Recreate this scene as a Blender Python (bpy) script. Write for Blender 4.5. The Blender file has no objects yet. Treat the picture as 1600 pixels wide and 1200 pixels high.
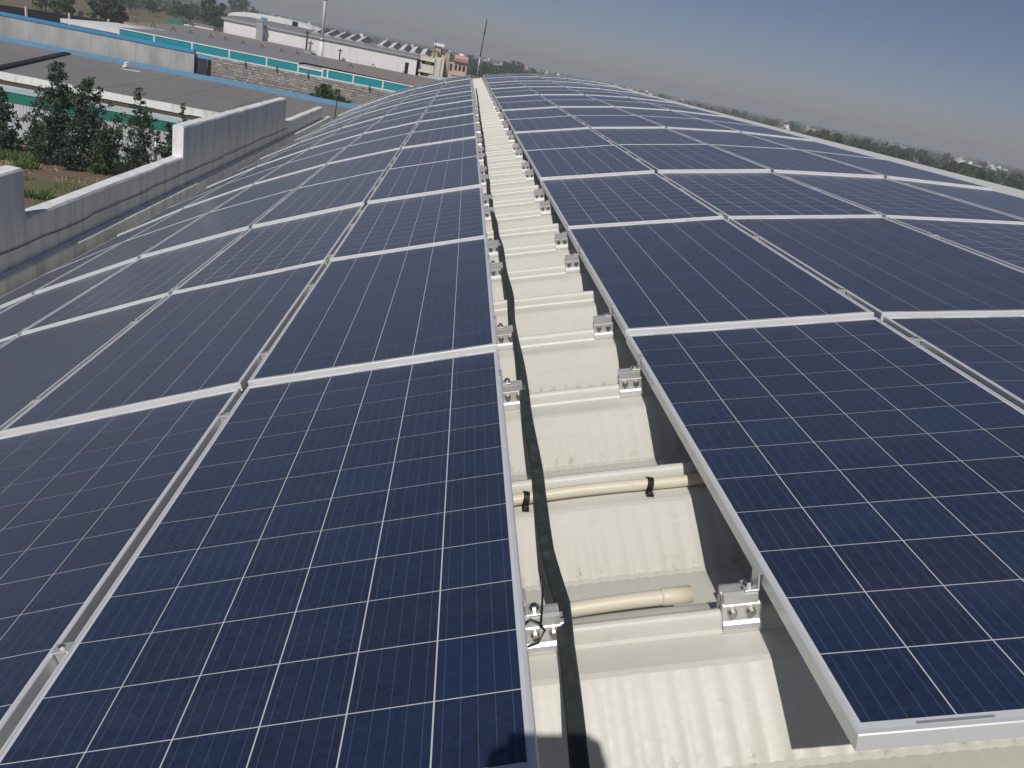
import bpy, bmesh, math, random
from mathutils import Matrix, Vector
import numpy as np
random.seed(7); rng = np.random.default_rng(7)
S = bpy.context.scene
col = S.collection

# ---------------------------------------------------------------- camera
# the roof is a barrel vault of radius RV along +Y; T0 lifts its far end slightly
F_PX, PIT, ROL, YAW = 1210.0, 0.3918, 0.2037, 0.1322
CAM = Vector((-5.5925, -0.8698, 0.2366))
RV, APEX, STRIP, GAP, PITCH, PW, PL = 17.99, 5.3815, 0.5088, 0.0301, 1.976, 0.995, 1.956
T0 = Matrix.Rotation(0.0040, 4, 'X')
T03 = T0.to_3x3()

def cam_axes():
    def lin(v):
        x = v[0]*math.cos(YAW) - v[1]*math.sin(YAW); y = v[0]*math.sin(YAW) + v[1]*math.cos(YAW); z = v[2]
        d = y*math.cos(PIT) - z*math.sin(PIT); u = y*math.sin(PIT) + z*math.cos(PIT)
        return (x*math.cos(ROL) + u*math.sin(ROL), -x*math.sin(ROL) + u*math.cos(ROL), d)
    m = [lin(e) for e in ((1, 0, 0), (0, 1, 0), (0, 0, 1))]
    return [Vector((m[0][k], m[1][k], m[2][k])) for k in range(3)]
RIGHT, UP, FWD = [T03 @ v for v in cam_axes()]
CAMW = T0 @ CAM
cd = bpy.data.cameras.new('camera'); cam = bpy.data.objects.new('camera', cd); col.objects.link(cam)
cam.matrix_world = Matrix(((RIGHT.x, UP.x, -FWD.x, CAMW.x), (RIGHT.y, UP.y, -FWD.y, CAMW.y), (RIGHT.z, UP.z, -FWD.z, CAMW.z), (0, 0, 0, 1)))
cd.sensor_width = 36; cd.lens = 36*F_PX/1600; cd.clip_end = 20000; cd.clip_start = 0.05
S.camera = cam

# ---------------------------------------------------------------- sky, sun, exposure
SUND = Vector((0.27, 1.0, -1.08)).normalized()          # the way the sunlight travels
EL = math.asin(-SUND.z); AZ = math.atan2(-SUND.x, -SUND.y)
w = bpy.data.worlds.new('World'); S.world = w; w.use_nodes = True
nt = w.node_tree; bg = nt.nodes['Background']
sk = nt.nodes.new('ShaderNodeTexSky'); sk.sky_type = 'NISHITA'; sk.sun_disc = False
sk.sun_elevation = EL; sk.sun_rotation = AZ; sk.air_density = 0.75; sk.dust_density = 0.9; sk.ozone_density = 3.0; sk.altitude = 500
tint = nt.nodes.new('ShaderNodeMix'); tint.data_type = 'RGBA'; tint.blend_type = 'MULTIPLY'; tint.inputs[0].default_value = 1.0; tint.inputs[7].default_value = (1.0, 0.865, 0.90, 1)
nt.links.new(sk.outputs[0], tint.inputs[6]); nt.links.new(tint.outputs[2], bg.inputs[0]); bg.inputs[1].default_value = 0.051
ld = bpy.data.lights.new('sun', 'SUN'); ld.energy = 3.0; ld.angle = math.radians(0.55); ld.color = (1.0, 0.965, 0.91)
sun = bpy.data.objects.new('sun', ld); col.objects.link(sun)
sun.rotation_euler = SUND.to_track_quat('-Z', 'Y').to_euler(); sun.location = (0, -20, 30)
S.view_settings.view_transform = 'Standard'; S.view_settings.look = 'None'
S.view_settings.exposure = 0.0; S.view_settings.gamma = 1.0; S.view_settings.use_curve_mapping = False
S.cycles.volume_bounces = 0
S.cycles.volume_step_rate = 4.0

# ---------------------------------------------------------------- pixel -> place
def ray(u, v): return RIGHT*((u-800)/F_PX) + UP*(-(v-600)/F_PX) + FWD
def aty(u, v, y):
    r = ray(u, v); return CAMW + r*((y-CAMW.y)/r.y)
def atz(u, v, z):
    r = ray(u, v); return CAMW + r*((z-CAMW.z)/r.z)
GZ = -10.0

# ---------------------------------------------------------------- materials
def srgb(r, g, b):
    f = lambda c: (c/255/12.92) if c <= 10 else ((c/255+0.055)/1.055)**2.4
    return (f(r), f(g), f(b), 1)
class N:
    def __init__(s, name):
        s.m = bpy.data.materials.new(name); s.m.use_nodes = True; s.t = s.m.node_tree
        s.b = s.t.nodes['Principled BSDF']
    def n(s, typ, **kw):
        o = s.t.nodes.new(typ)
        for k, v in kw.items(): setattr(o, k, v)
        return o
    def l(s, a, b): s.t.links.new(a, b)
    def setin(s, inp, v):
        if hasattr(v, 'is_output') or isinstance(v, bpy.types.NodeSocket): s.l(v, inp)
        else: inp.default_value = v
    def math(s, op, a, b=0.0, c=0.0):
        o = s.n('ShaderNodeMath', operation=op)
        for i, v in enumerate((a, b, c)): s.setin(o.inputs[i], v)
        return o.outputs[0]
    def mix(s, f, a, b):
        o = s.n('ShaderNodeMix', data_type='RGBA')
        s.setin(o.inputs[0], f); s.setin(o.inputs[6], a); s.setin(o.inputs[7], b)
        return o.outputs[2]
    def ramp(s, v, stops):
        o = s.n('ShaderNodeValToRGB'); e = o.color_ramp.elements
        while len(e) < len(stops): e.new(0.5)
        for k, (p, c) in enumerate(stops):
            e[k].position = p; e[k].color = c if len(c) == 4 else (*c, 1)
        s.l(v, o.inputs[0]); return o.outputs[0]
    def coord(s, kind='Object', scale=None):
        o = s.n('ShaderNodeTexCoord').outputs[kind]
        if kind == 'World': pass
        if scale:
            m = s.n('ShaderNodeMapping'); m.inputs[3].default_value = scale; s.l(o, m.inputs[0]); return m.outputs[0]
        return o
    def pos(s, scale=None):
        o = s.n('ShaderNodeNewGeometry').outputs['Position']
        if scale:
            m = s.n('ShaderNodeMapping'); m.inputs[3].default_value = scale; s.l(o, m.inputs[0]); return m.outputs[0]
        return o
    def noise(s, vec, scale, detail=4, rough=0.55):
        o = s.n('ShaderNodeTexNoise'); s.l(vec, o.inputs['Vector'])
        o.inputs['Scale'].default_value = scale; o.inputs['Detail'].default_value = detail; o.inputs['Roughness'].default_value = rough
        return o.outputs['Fac']
    def bump(s, h, strength=0.3, dist=0.01):
        o = s.n('ShaderNodeBump'); o.inputs['Strength'].default_value = strength; o.inputs['Distance'].default_value = dist
        s.l(h, o.inputs['Height']); s.l(o.outputs[0], s.b.inputs['Normal'])
    def base(s, c): s.setin(s.b.inputs['Base Color'], c)
    def rough(s, v): s.setin(s.b.inputs['Roughness'], v)
    def inp(s, k, v): s.setin(s.b.inputs[k], v)

def plain(name, c, rough=0.6, metal=0.0, var=0.12, scale=6.0, spec=0.5):
    m = N(name); f = m.noise(m.pos(), scale, 5)
    lo = tuple(x*(1-var) for x in c[:3]) + (1,); hi = tuple(min(1, x*(1+var)) for x in c[:3]) + (1,)
    m.base(m.mix(f, lo, hi)); m.rough(rough); m.inp('Metallic', metal); m.inp('Specular IOR Level', spec)
    return m.m
M = {}
# --- aluminium panel frame
m = N('frame_aluminium'); f = m.noise(m.pos(), 9, 4)
m.base(m.mix(f, (0.80, 0.81, 0.80, 1), (0.90, 0.91, 0.90, 1))); m.inp('Metallic', 0.36); m.rough(0.40); M['frame'] = m.m
# --- solar laminate
def laminate(name, separate):
    """separate: the mesh is one cell, centred; else the whole laminate with its cell grid"""
    m = N(name); c = m.coord('Object'); sp = m.n('ShaderNodeSeparateXYZ'); m.l(c, sp.inputs[0]); x, y = sp.outputs[0], sp.outputs[1]
    oi = m.n('ShaderNodeObjectInfo'); rnd = oi.outputs['Random']
    vec = m.n('ShaderNodeVectorMath', operation='ADD'); m.l(c, vec.inputs[0])
    off = m.math('MULTIPLY', rnd, 37.0); cb = m.n('ShaderNodeCombineXYZ'); m.l(off, cb.inputs[0]); m.l(off, cb.inputs[1]); m.l(cb.outputs[0], vec.inputs[1]); v = vec.outputs[0]
    if separate: cx = x
    else:
        cx = m.math('SUBTRACT', m.math('FRACT', m.math('ADD', m.math('DIVIDE', x, 0.1604), 10.0)), 0.5); cx = m.math('MULTIPLY', cx, 0.1604)
        cy = m.math('SUBTRACT', m.math('FRACT', m.math('ADD', m.math('DIVIDE', y, 0.1588), 10.0)), 0.5); cy = m.math('MULTIPLY', cy, 0.1588)
    vo = m.n('ShaderNodeTexVoronoi', feature='F1'); m.l(v, vo.inputs['Vector']); vo.inputs['Scale'].default_value = 85
    bw = m.n('ShaderNodeSeparateColor'); m.l(vo.outputs['Color'], bw.inputs[0]); g = bw.outputs[0]
    base = m.mix(g, (0.0055, 0.0150, 0.050, 1), (0.010, 0.028, 0.084, 1))
    big = m.noise(v, 3.0, 3)
    base = m.mix(m.math('MULTIPLY', big, 0.30), base, (0.020, 0.024, 0.038, 1))
    if separate: cr = rnd
    else:
        wn = m.n('ShaderNodeTexWhiteNoise', noise_dimensions='3D'); cf = m.n('ShaderNodeCombineXYZ')
        m.l(m.math('FLOOR', m.math('ADD', m.math('DIVIDE', x, 0.1604), 10.0)), cf.inputs[0]); m.l(m.math('FLOOR', m.math('ADD', m.math('DIVIDE', y, 0.1588), 10.0)), cf.inputs[1]); m.l(rnd, cf.inputs[2]); m.l(cf.outputs[0], wn.inputs['Vector']); cr = wn.outputs['Value']
    base = m.mix(m.ramp(cr, [(0.0, (.36, .36, .36)), (0.45, (0, 0, 0)), (1.0, (0, 0, 0))]), base, (0.017, 0.022, 0.040, 1))
    base = m.mix(m.ramp(cr, [(0.0, (0, 0, 0)), (0.55, (0, 0, 0)), (1.0, (.45, .45, .45))]), base, (0.010, 0.032, 0.092, 1))
    # five bus bars per cell
    bb = m.math('ABSOLUTE', m.math('SUBTRACT', m.math('FRACT', m.math('ADD', m.math('DIVIDE', cx, 0.0315), 10.5)), 0.5))
    bbm = m.math('LESS_THAN', bb, 0.020)
    base = m.mix(m.math('MULTIPLY', bbm, 0.26), base, (0.24, 0.29, 0.38, 1))
    if not separate:
        gx = m.math('GREATER_THAN', m.math('ABSOLUTE', cx), 0.0787)
        gy = m.math('GREATER_THAN', m.math('ABSOLUTE', cy), 0.0780)
        ex = m.math('GREATER_THAN', m.math('ABSOLUTE', x), 0.4808); ey = m.math('GREATER_THAN', m.math('ABSOLUTE', y), 0.9525)
        gm = m.math('MAXIMUM', m.math('MAXIMUM', gx, gy), m.math('MAXIMUM', ex, ey))
        base = m.mix(gm, base, (0.72, 0.74, 0.76, 1))
    # fine dust, thicker in drifts
    d1 = m.noise(v, 1.7, 5); d2 = m.noise(v, 220, 2)
    wp = m.pos((1.1, 5.0, 1.1)); d3 = m.ramp(m.noise(wp, 1.0, 6, .65), [(0.48, (0, 0, 0)), (0.75, (1, 1, 1))]); d4 = m.ramp(m.noise(m.pos(), 26, 3, .6), [(0.735, (0, 0, 0)), (0.765, (1, 1, 1))])
    d1 = m.math('ADD', d1, m.math('ADD', m.math('MULTIPLY', d3, 1.6), m.math('MULTIPLY', d4, 7.0)))
    dust = m.math('ADD', m.math('MULTIPLY', d1, 0.020), m.math('MULTIPLY', m.math('GREATER_THAN', d2, 0.71), 0.09))
    base = m.mix(dust, base, (0.32, 0.33, 0.33, 1))
    m.base(base); m.rough(0.42); m.inp('IOR', 1.45); m.inp('Specular IOR Level', 0.6)
    m.inp('Coat Weight', 0.55); m.inp('Coat Roughness', 0.24)
    m.inp('Sheen Weight', 0.40); m.inp('Sheen Roughness', 0.4); m.inp('Sheen Tint', (0.76, 0.74, 0.70, 1))
    return m.m
M['cell'] = laminate('solar_cell_silicon', True); M['lam'] = laminate('solar_laminate', False)
m = N('white_backsheet'); f = m.noise(m.pos(), 30, 3); m.base(m.mix(f, (0.60, 0.62, 0.64, 1), (0.72, 0.73, 0.74, 1))); m.rough(0.35); m.inp('Coat Weight', 0.4); m.inp('Coat Roughness', .1); M['back'] = m.m
# --- cream coated roof sheet with dirt streaks
m = N('cream_roof_sheet'); pz = m.pos()
f1 = m.noise(pz, 2.2, 5); f2 = m.noise(m.pos((14, 55, 14)), 1.0, 3); f3 = m.noise(pz, 60, 3)
c = m.mix(f1, (0.575, 0.565, 0.50, 1), (0.65, 0.645, 0.585, 1))
c = m.mix(m.math('MULTIPLY', m.ramp(f2, [(0.60, (0, 0, 0)), (0.72, (1, 1, 1))]), 0.22), c, (0.42, 0.38, 0.30, 1))
f4 = m.noise(m.pos((9, 30, 9)), 3.0, 6, 0.7)
c = m.mix(m.math('MULTIPLY', m.ramp(f4, [(0.67, (0, 0, 0)), (0.75, (1, 1, 1))]), 0.35), c, (0.20, 0.17, 0.13, 1))
sp_ = m.n('ShaderNodeSeparateXYZ'); m.l(m.coord('Object'), sp_.inputs[0])
dq = m.math('ABSOLUTE', m.math('SUBTRACT', sp_.outputs[1], m.math('ADD', 0.60, m.math('MULTIPLY', m.math('SUBTRACT', f1, .5), .05))))
dash = m.ramp(m.math('ABSOLUTE', m.math('SUBTRACT', m.math('FRACT', m.math('DIVIDE', sp_.outputs[0], 0.0505)), 0.5)), [(0.05, (1, 1, 1)), (0.30, (0, 0, 0))])
dn = m.ramp(m.noise(m.pos((22, 8, 8)), 1.0, 4, .7), [(0.46, (0, 0, 0)), (0.62, (1, 1, 1))])
dirt = m.math('MULTIPLY', m.math('MULTIPLY', m.ramp(dq, [(0.0, (1, 1, 1)), (0.03, (0, 0, 0))]), dash), m.math('MULTIPLY', dn, m.ramp(m.noise(pz, 150, 4, .7), [(.42, (0, 0, 0)), (.55, (1, 1, 1))])))
c = m.mix(m.math('MULTIPLY', dirt, 0.85), c, (0.17, 0.14, 0.10, 1))
film = m.math('MULTIPLY', m.ramp(dq, [(0.0, (1, 1, 1)), (0.16, (0, 0, 0))]), 0.22)
c = m.mix(film, c, (0.36, 0.33, 0.27, 1))
m.base(c); m.rough(m.math('ADD', m.math('MULTIPLY', f3, 0.2), 0.36)); m.bump(m.noise(pz, 7, 3), 0.12, 0.01); M['roof'] = m.m
M['whitecap'] = plain('white_ridge_cap', (0.74, 0.74, 0.70), 0.45, 0, .05)
m = N('crimp_dirt'); m.base((0.12, 0.09, 0.06, 1)); m.rough(0.9); M['crimp'] = m.m
# --- metals, plastics
m = N('clamp_aluminium'); m.base((0.74, 0.74, 0.72, 1)); m.inp('Metallic', 0.6); m.rough(0.42); m.bump(m.noise(m.coord('Object', (3, 300, 300)), 1.0, 2), 0.08, 0.002); M['clamp'] = m.m
m = N('bolt_steel'); m.base((0.50, 0.48, 0.45, 1)); m.inp('Metallic', 1.0); m.rough(0.36); M['bolt'] = m.m
m = N('weathered_strap'); f = m.noise(m.pos(), 28, 6, 0.65); m.base(m.ramp(f, [(0.36, (0.026, 0.031, 0.030)), (0.58, (0.042, 0.050, 0.047)), (0.78, (0.11, 0.115, 0.10))])); m.rough(0.62); m.bump(f, 0.25, 0.004); M['strap'] = m.m
m = N('pvc_conduit'); f = m.noise(m.pos((10, 60, 60)), 1.0, 6, 0.7); f2 = m.noise(m.pos(), 6, 3)
c = m.mix(f2, (0.72, 0.64, 0.47, 1), (0.75, 0.70, 0.57, 1)); c = m.mix(m.math('MULTIPLY', m.ramp(f, [(0.60, (0, 0, 0)), (0.70, (1, 1, 1))]), 0.55), c, (0.13, 0.10, 0.06, 1)); m.base(c); m.rough(0.45); M['pvc'] = m.m
M['black'] = plain('black_plastic', (0.012, 0.012, 0.013), 0.45)
# --- weathered white parapet paint
m = N('weathered_parapet'); p_ = m.pos()
f1 = m.noise(p_, 1.3, 6, 0.65); f2 = m.noise(m.pos((3.5, 3.5, 0.35)), 1.0, 6, 0.7); f3 = m.noise(p_, 9, 6, 0.7)
c = m.mix(f1, (0.80, 0.80, 0.79, 1), (0.90, 0.90, 0.885, 1))
c = m.mix(m.math('MULTIPLY', m.ramp(f2, [(0.48, (0, 0, 0)), (0.72, (1, 1, 1))]), 0.50), c, (0.30, 0.31, 0.31, 1))
f5 = m.noise(m.pos((7, 7, 0.30)), 1.0, 5, 0.65)
c = m.mix(m.math('MULTIPLY', m.ramp(f5, [(0.55, (0, 0, 0)), (0.70, (1, 1, 1))]), 0.42), c, (0.22, 0.225, 0.22, 1))
c = m.mix(m.math('MULTIPLY', m.ramp(f3, [(0.63, (0, 0, 0)), (0.73, (1, 1, 1))]), 0.40), c, (0.20, 0.20, 0.19, 1))
m.base(c); m.rough(0.85); m.bump(f3, 0.35, 0.01); M['parapet'] = m.m
m = N('stained_cement'); p_ = m.pos(); f1 = m.noise(m.pos((0.35, 0.35, 0.16)), 1.6, 6, 0.62); f2 = m.noise(m.pos((1.5, 1, .15)), 1.2, 5, .7)
c = m.mix(m.ramp(f1, [(0.34, (0, 0, 0)), (0.66, (1, 1, 1))]), (0.33, 0.32, 0.31, 1), (0.50, 0.49, 0.48, 1))
c = m.mix(m.math('MULTIPLY', m.ramp(f2, [(0.52, (0, 0, 0)), (0.70, (1, 1, 1))]), 0.55), c, (0.24, 0.23, 0.22, 1)); m.base(c); m.rough(0.9); M['cement'] = m.m
def paint(name, rgb, var=0.12, rough=0.55, streak=0.25, dirt=(0.2, 0.18, 0.15, 1)):
    m = N(name); f1 = m.noise(m.pos(), 0.8, 5); f2 = m.noise(m.pos((1.6, 1.6, 0.2)), 1.0, 6, 0.7)
    c = m.mix(f1, tuple(x*(1-var) for x in rgb)+(1,), tuple(min(1, x*(1+var)) for x in rgb)+(1,))
    c = m.mix(m.math('MULTIPLY', m.ramp(f2, [(0.50, (0, 0, 0)), (0.72, (1, 1, 1))]), streak), c, dirt)
    m.base(c); m.rough(rough); return m.m
M['white'] = paint('white_wall_paint', (0.84, 0.83, 0.82)); M['fascia'] = paint('chipped_white_fascia', (0.74, 0.73, 0.71), streak=0.7, dirt=(0.30, 0.28, 0.26, 1))
M['blue'] = paint('blue_paint', (0.045, 0.27, 0.52), streak=0.12); M['blue2'] = paint('faded_blue_sheet', (0.13, 0.33, 0.52), streak=0.2)
M['teal'] = paint('teal_cladding', (0.006, 0.29, 0.34), streak=0.06); M['cream'] = paint('cream_paint', (0.66, 0.63, 0.50)); M['pink'] = paint('salmon_paint', (0.62, 0.46, 0.39), streak=0.1)
M['terracotta'] = paint('terracotta_tiles', (0.34, 0.15, 0.10)); M['tan'] = paint('tan_plaster', (0.48, 0.38, 0.29)); M['mint'] = paint('mint_sheet', (0.55, 0.68, 0.66)); M['green'] = paint('green_sheet', (0.01, 0.20, 0.14), streak=.1)
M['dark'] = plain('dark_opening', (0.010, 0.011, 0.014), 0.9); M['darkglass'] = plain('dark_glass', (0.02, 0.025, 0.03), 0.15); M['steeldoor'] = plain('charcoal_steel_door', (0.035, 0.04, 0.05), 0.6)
M['greypane'] = plain('dull_wired_glass', (0.10, 0.105, 0.115), 0.6); M['galv'] = plain('galvanised_steel', (0.48, 0.49, 0.50), 0.45, 0.5, 0.15, 3.0); M['rust'] = plain('rusty_iron', (0.11, 0.07, 0.05), 0.8); M['greypost'] = plain('grey_post_paint', (0.28, 0.28, 0.29), 0.6)
def corr(name, lo, hi, axis, freq, strength=0.6, rough=0.55):
    m = N(name); sc = [0, 0, 0]; sc[axis] = 1
    wv = m.n('ShaderNodeTexWave', wave_type='BANDS', bands_direction='XYZ'[axis]); m.l(m.pos(), wv.inputs['Vector']); wv.inputs['Scale'].default_value = freq
    f1 = m.noise(m.pos(), 0.25, 6, 0.6); f2 = m.noise(m.pos((0.9, 0.06, 1) if axis == 0 else (0.06, .9, 1)), 1.0, 4)
    c = m.mix(f1, lo, hi); c = m.mix(m.math('MULTIPLY', f2, 0.35), c, tuple(x*0.7 for x in lo[:3])+(1,)); m.base(c); m.rough(rough); m.bump(wv.outputs['Fac'], strength, 0.04); return m.m
M['shedroof'] = corr('weathered_grey_sheet_roof', (0.20, 0.19, 0.185, 1), (0.28, 0.27, 0.265, 1), 0, 1.6, 0.35, 0.8)
M['roofgrey'] = corr('grey_metal_roof', (0.25, 0.245, 0.25, 1), (0.33, 0.325, 0.33, 1), 0, 1.2, 0.3); M['roofbrown'] = corr('dusty_flat_roof', (0.24, 0.22, 0.20, 1), (0.32, 0.30, 0.28, 1), 0, .8, 0.2, .9)
M['fencewhite'] = corr('white_corrugated_sheet', (0.60, 0.63, 0.66, 1), (0.72, 0.75, 0.78, 1), 0, 1.7, 0.8)
m = N('masonry_stone'); oi = m.n('ShaderNodeAttribute', attribute_name='tone'); f = m.noise(m.pos(), 5, 5, .65)
c = m.ramp(oi.outputs['Fac'], [(0, (0.24, 0.225, 0.205)), (0.5, (0.33, 0.31, 0.29)), (1, (0.46, 0.44, 0.41))]); c = m.mix(m.math('MULTIPLY', f, 0.4), c, (0.21, 0.19, 0.17, 1)); m.base(c); m.rough(.9); M['stone'] = m.m
M['mortar'] = plain('grey_mortar', (0.33, 0.31, 0.29), 0.95, 0, 0.2, 2)
# --- ground
m = N('dry_plain'); p_ = m.pos(); f1 = m.noise(p_, 0.012, 8, 0.6); f2 = m.noise(p_, 0.10, 8, 0.65); f3 = m.noise(p_, 0.9, 6, 0.7)
c = m.ramp(f1, [(0.38, (0.085, 0.085, 0.045)), (0.47, (0.19, 0.145, 0.10)), (0.56, (0.27, 0.20, 0.14)), (0.66, (0.10, 0.10, 0.05))])
c = m.mix(m.math('MULTIPLY', m.ramp(f2, [(0.42, (0, 0, 0)), (0.60, (1, 1, 1))]), 0.55), c, (0.12, 0.125, 0.05, 1))
c = m.mix(m.math('MULTIPLY', f3, 0.35), c, (0.10, 0.08, 0.06, 1)); m.base(c); m.rough(0.95); m.inp('Specular IOR Level', 0.15); m.bump(f3, 0.5, 0.1); M['ground'] = m.m
m = N('bare_field_soil'); p_ = m.pos(); f2 = m.noise(p_, 0.35, 8, 0.62); f3 = m.noise(p_, 4.0, 6, 0.7)
c = m.ramp(f2, [(0.36, (0.16, 0.105, 0.075)), (0.50, (0.20, 0.145, 0.10)), (0.58, (0.16, 0.15, 0.075)), (0.70, (0.115, 0.13, 0.05))]); c = m.mix(m.math('MULTIPLY', f3, 0.45), c, (0.12, 0.085, 0.06, 1)); m.base(c); m.rough(0.95); m.bump(f3, 0.6, 0.05); M['soil'] = m.m
M['sand'] = plain('sandy_field', (0.36, 0.26, 0.18), 0.95, 0, 0.2, 0.05); M['asphalt'] = plain('asphalt', (0.05, 0.05, 0.052), 0.9, 0, .2, .5); M['net'] = plain('dark_fence_netting', (0.016, 0.018, 0.022), 0.9)
def foliage(name, a, b, c3):
    m = N(name); g = m.n('ShaderNodeAttribute', attribute_name='tone'); m.base(m.ramp(g.outputs['Fac'], [(0.0, a), (0.55, b), (1.0, c3)])); m.rough(0.6); m.inp('Specular IOR Level', .3)
    m.inp('Transmission Weight', 0.0); m.inp('Subsurface Weight', 0.0); return m.m
M['leafblue'] = foliage('bluish_leaves', (0.026, 0.048, 0.030), (0.052, 0.090, 0.052), (0.10, 0.15, 0.085)); M['leafgreen'] = foliage('green_leaves', (0.025, 0.050, 0.016), (0.055, 0.095, 0.028), (0.12, 0.17, 0.05))
M['leafdark'] = foliage('dark_far_leaves', (0.020, 0.042, 0.016), (0.038, 0.070, 0.026), (0.07, 0.105, 0.042)); M['grass'] = foliage('weed_blades', (0.05, 0.09, 0.02), (0.10, 0.16, 0.04), (0.20, 0.24, 0.08))
M['drygrass'] = foliage('dry_grass_blades', (0.25, 0.20, 0.10), (0.36, 0.29, 0.15), (0.48, 0.40, 0.24)); M['bark'] = plain('tree_bark', (0.13, 0.10, 0.075), 0.9, 0, .3, 8)

# ---------------------------------------------------------------- mesh helpers
def link(o, parent=None):
    col.objects.link(o)
    if parent is not None: o.parent = parent
    return o
def tag(o, label=None, cat=None, group=None, kind=None):
    if label: o['label'] = label
    if cat: o['category'] = cat
    if group: o['group'] = group
    if kind: o['kind'] = kind
    return o
def empty(name, loc=(0, 0, 0), rz=0, mat=None):
    o = bpy.data.objects.new(name, None); o.empty_display_size = 0.2
    if mat is not None: o.matrix_world = mat
    else: o.location = loc; o.rotation_euler = (0, 0, rz)
    col.objects.link(o); return o
class MB:
    def __init__(s): s.v = []; s.f = []
    def quad(s, a, b, c, d):
        k = len(s.v); s.v += [tuple(a), tuple(b), tuple(c), tuple(d)]; s.f.append((k, k+1, k+2, k+3)); return s
    def box(s, x0, x1, y0, y1, z0, z1, ch=0.0):
        k = len(s.v)
        if ch <= 0:
            s.v += [(x0, y0, z0), (x1, y0, z0), (x1, y1, z0), (x0, y1, z0), (x0, y0, z1), (x1, y0, z1), (x1, y1, z1), (x0, y1, z1)]
            s.f += [tuple(k+i for i in q) for q in ((3, 2, 1, 0), (4, 5, 6, 7), (0, 1, 5, 4), (1, 2, 6, 5), (2, 3, 7, 6), (3, 0, 4, 7))]
        else:
            for z, c in ((z0, 0), (z1-ch, 0), (z1, ch)):
                s.v += [(x0+c, y0+c, z), (x1-c, y0+c, z), (x1-c, y1-c, z), (x0+c, y1-c, z)]
            s.f.append((k+3, k+2, k+1, k)); s.f.append((k+8, k+9, k+10, k+11))
            for r in (0, 4):
                for i in range(4): s.f.append((k+r+i, k+r+(i+1) % 4, k+r+4+(i+1) % 4, k+r+4+i))
        return s
    def tube(s, pts, rad, n=10, cap=True):
        pts = [Vector(p) for p in pts]; rads = rad if isinstance(rad, (list, tuple)) else [rad]*len(pts); k = len(s.v); up = Vector((0, 0, 1))
        for i, p in enumerate(pts):
            t = (pts[min(i+1, len(pts)-1)] - pts[max(i-1, 0)]).normalized()
            a = t.cross(up); a = t.cross(Vector((1, 0, 0))) if a.length < 0.05 else a
            a.normalize(); b = t.cross(a)
            for j in range(n):
                q = 2*math.pi*j/n; s.v.append(tuple(p + (a*math.cos(q) + b*math.sin(q))*rads[i]))
        for i in range(len(pts)-1):
            for j in range(n): s.f.append((k+i*n+j, k+i*n+(j+1) % n, k+(i+1)*n+(j+1) % n, k+(i+1)*n+j))
        if cap:
            s.f.append(tuple(k+j for j in range(n))[::-1]); s.f.append(tuple(k+(len(pts)-1)*n+j for j in range(n)))
        return s
    def prism(s, prof, x0, x1):
        """closed (y,z) outline swept along x"""
        k = len(s.v); n = len(prof)
        for x in (x0, x1): s.v += [(x, a, b) for a, b in prof]
        for i in range(n): s.f.append((k+i, k+n+i, k+n+(i+1) % n, k+(i+1) % n))
        s.f.append(tuple(k+i for i in range(n))); s.f.append(tuple(k+n+i for i in range(n))[::-1]); return s
    def mesh(s, name, mat, smooth=False):
        me = bpy.data.meshes.new(name); me.from_pydata(s.v, [], s.f); me.materials.append(M[mat] if isinstance(mat, str) else mat)
        if smooth: me.polygons.foreach_set('use_smooth', [True]*len(me.polygons))
        me.update(); return me
    def build(s, name, mat, parent=None, smooth=False):
        return link(bpy.data.objects.new(name, s.mesh(name, mat, smooth)), parent)
def fixn(me):
    bm = bmesh.new(); bm.from_mesh(me); bmesh.ops.recalc_face_normals(bm, faces=bm.faces); bm.to_mesh(me); bm.free(); return me
def inst(name, me, parent=None, loc=None, mat=None):
    o = bpy.data.objects.new(name, me); link(o, parent)
    if mat is not None: o.matrix_local = mat
    elif loc is not None: o.location = loc
    return o
def copy_tree(o, parent=None):
    c = o.copy(); col.objects.link(c); c.parent = parent
    for ch in o.children: copy_tree(ch, c)
    return c

# ---------------------------------------------------------------- ground and setting
g = MB().quad((-6000, -1500, GZ), (6000, -1500, GZ), (6000, 7000, GZ), (-6000, 7000, GZ)).build('ground', 'ground'); tag(g, kind='structure')
f = MB().quad((-70, 12, GZ+.02), (-10.9, 12, GZ+.02), (-10.9, 50, GZ+.02), (-70, 50, GZ+.02)).build('field', 'soil'); tag(f, kind='structure')

# ---------------------------------------------------------------- the arched factory building (roof frame T0)
ROOF_Y0, ROOF_Y1, NROW = -5.7, 34.0, 17
bld = empty('arched_factory_building', mat=T0.copy())
tag(bld, 'long factory building with cream arched metal roof under the solar panels', 'building')
def P(s_, y, h):
    th = (s_-APEX)/RV; r = RV+h; return Vector((r*math.sin(th), y, r*math.cos(th)-RV))
seams = [0.461, 1.094, 1.70, 2.309, 2.859, 3.393, 3.944]
while seams[-1] + .55 < ROOF_Y1: seams.append(seams[-1]+.55)
pre = []
y = seams[0]-.61
while y > ROOF_Y0: pre.append(y); y -= .61
pre.reverse(); NPRE = len(pre); allseam = pre+seams
SEAM_H = -0.095
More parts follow.
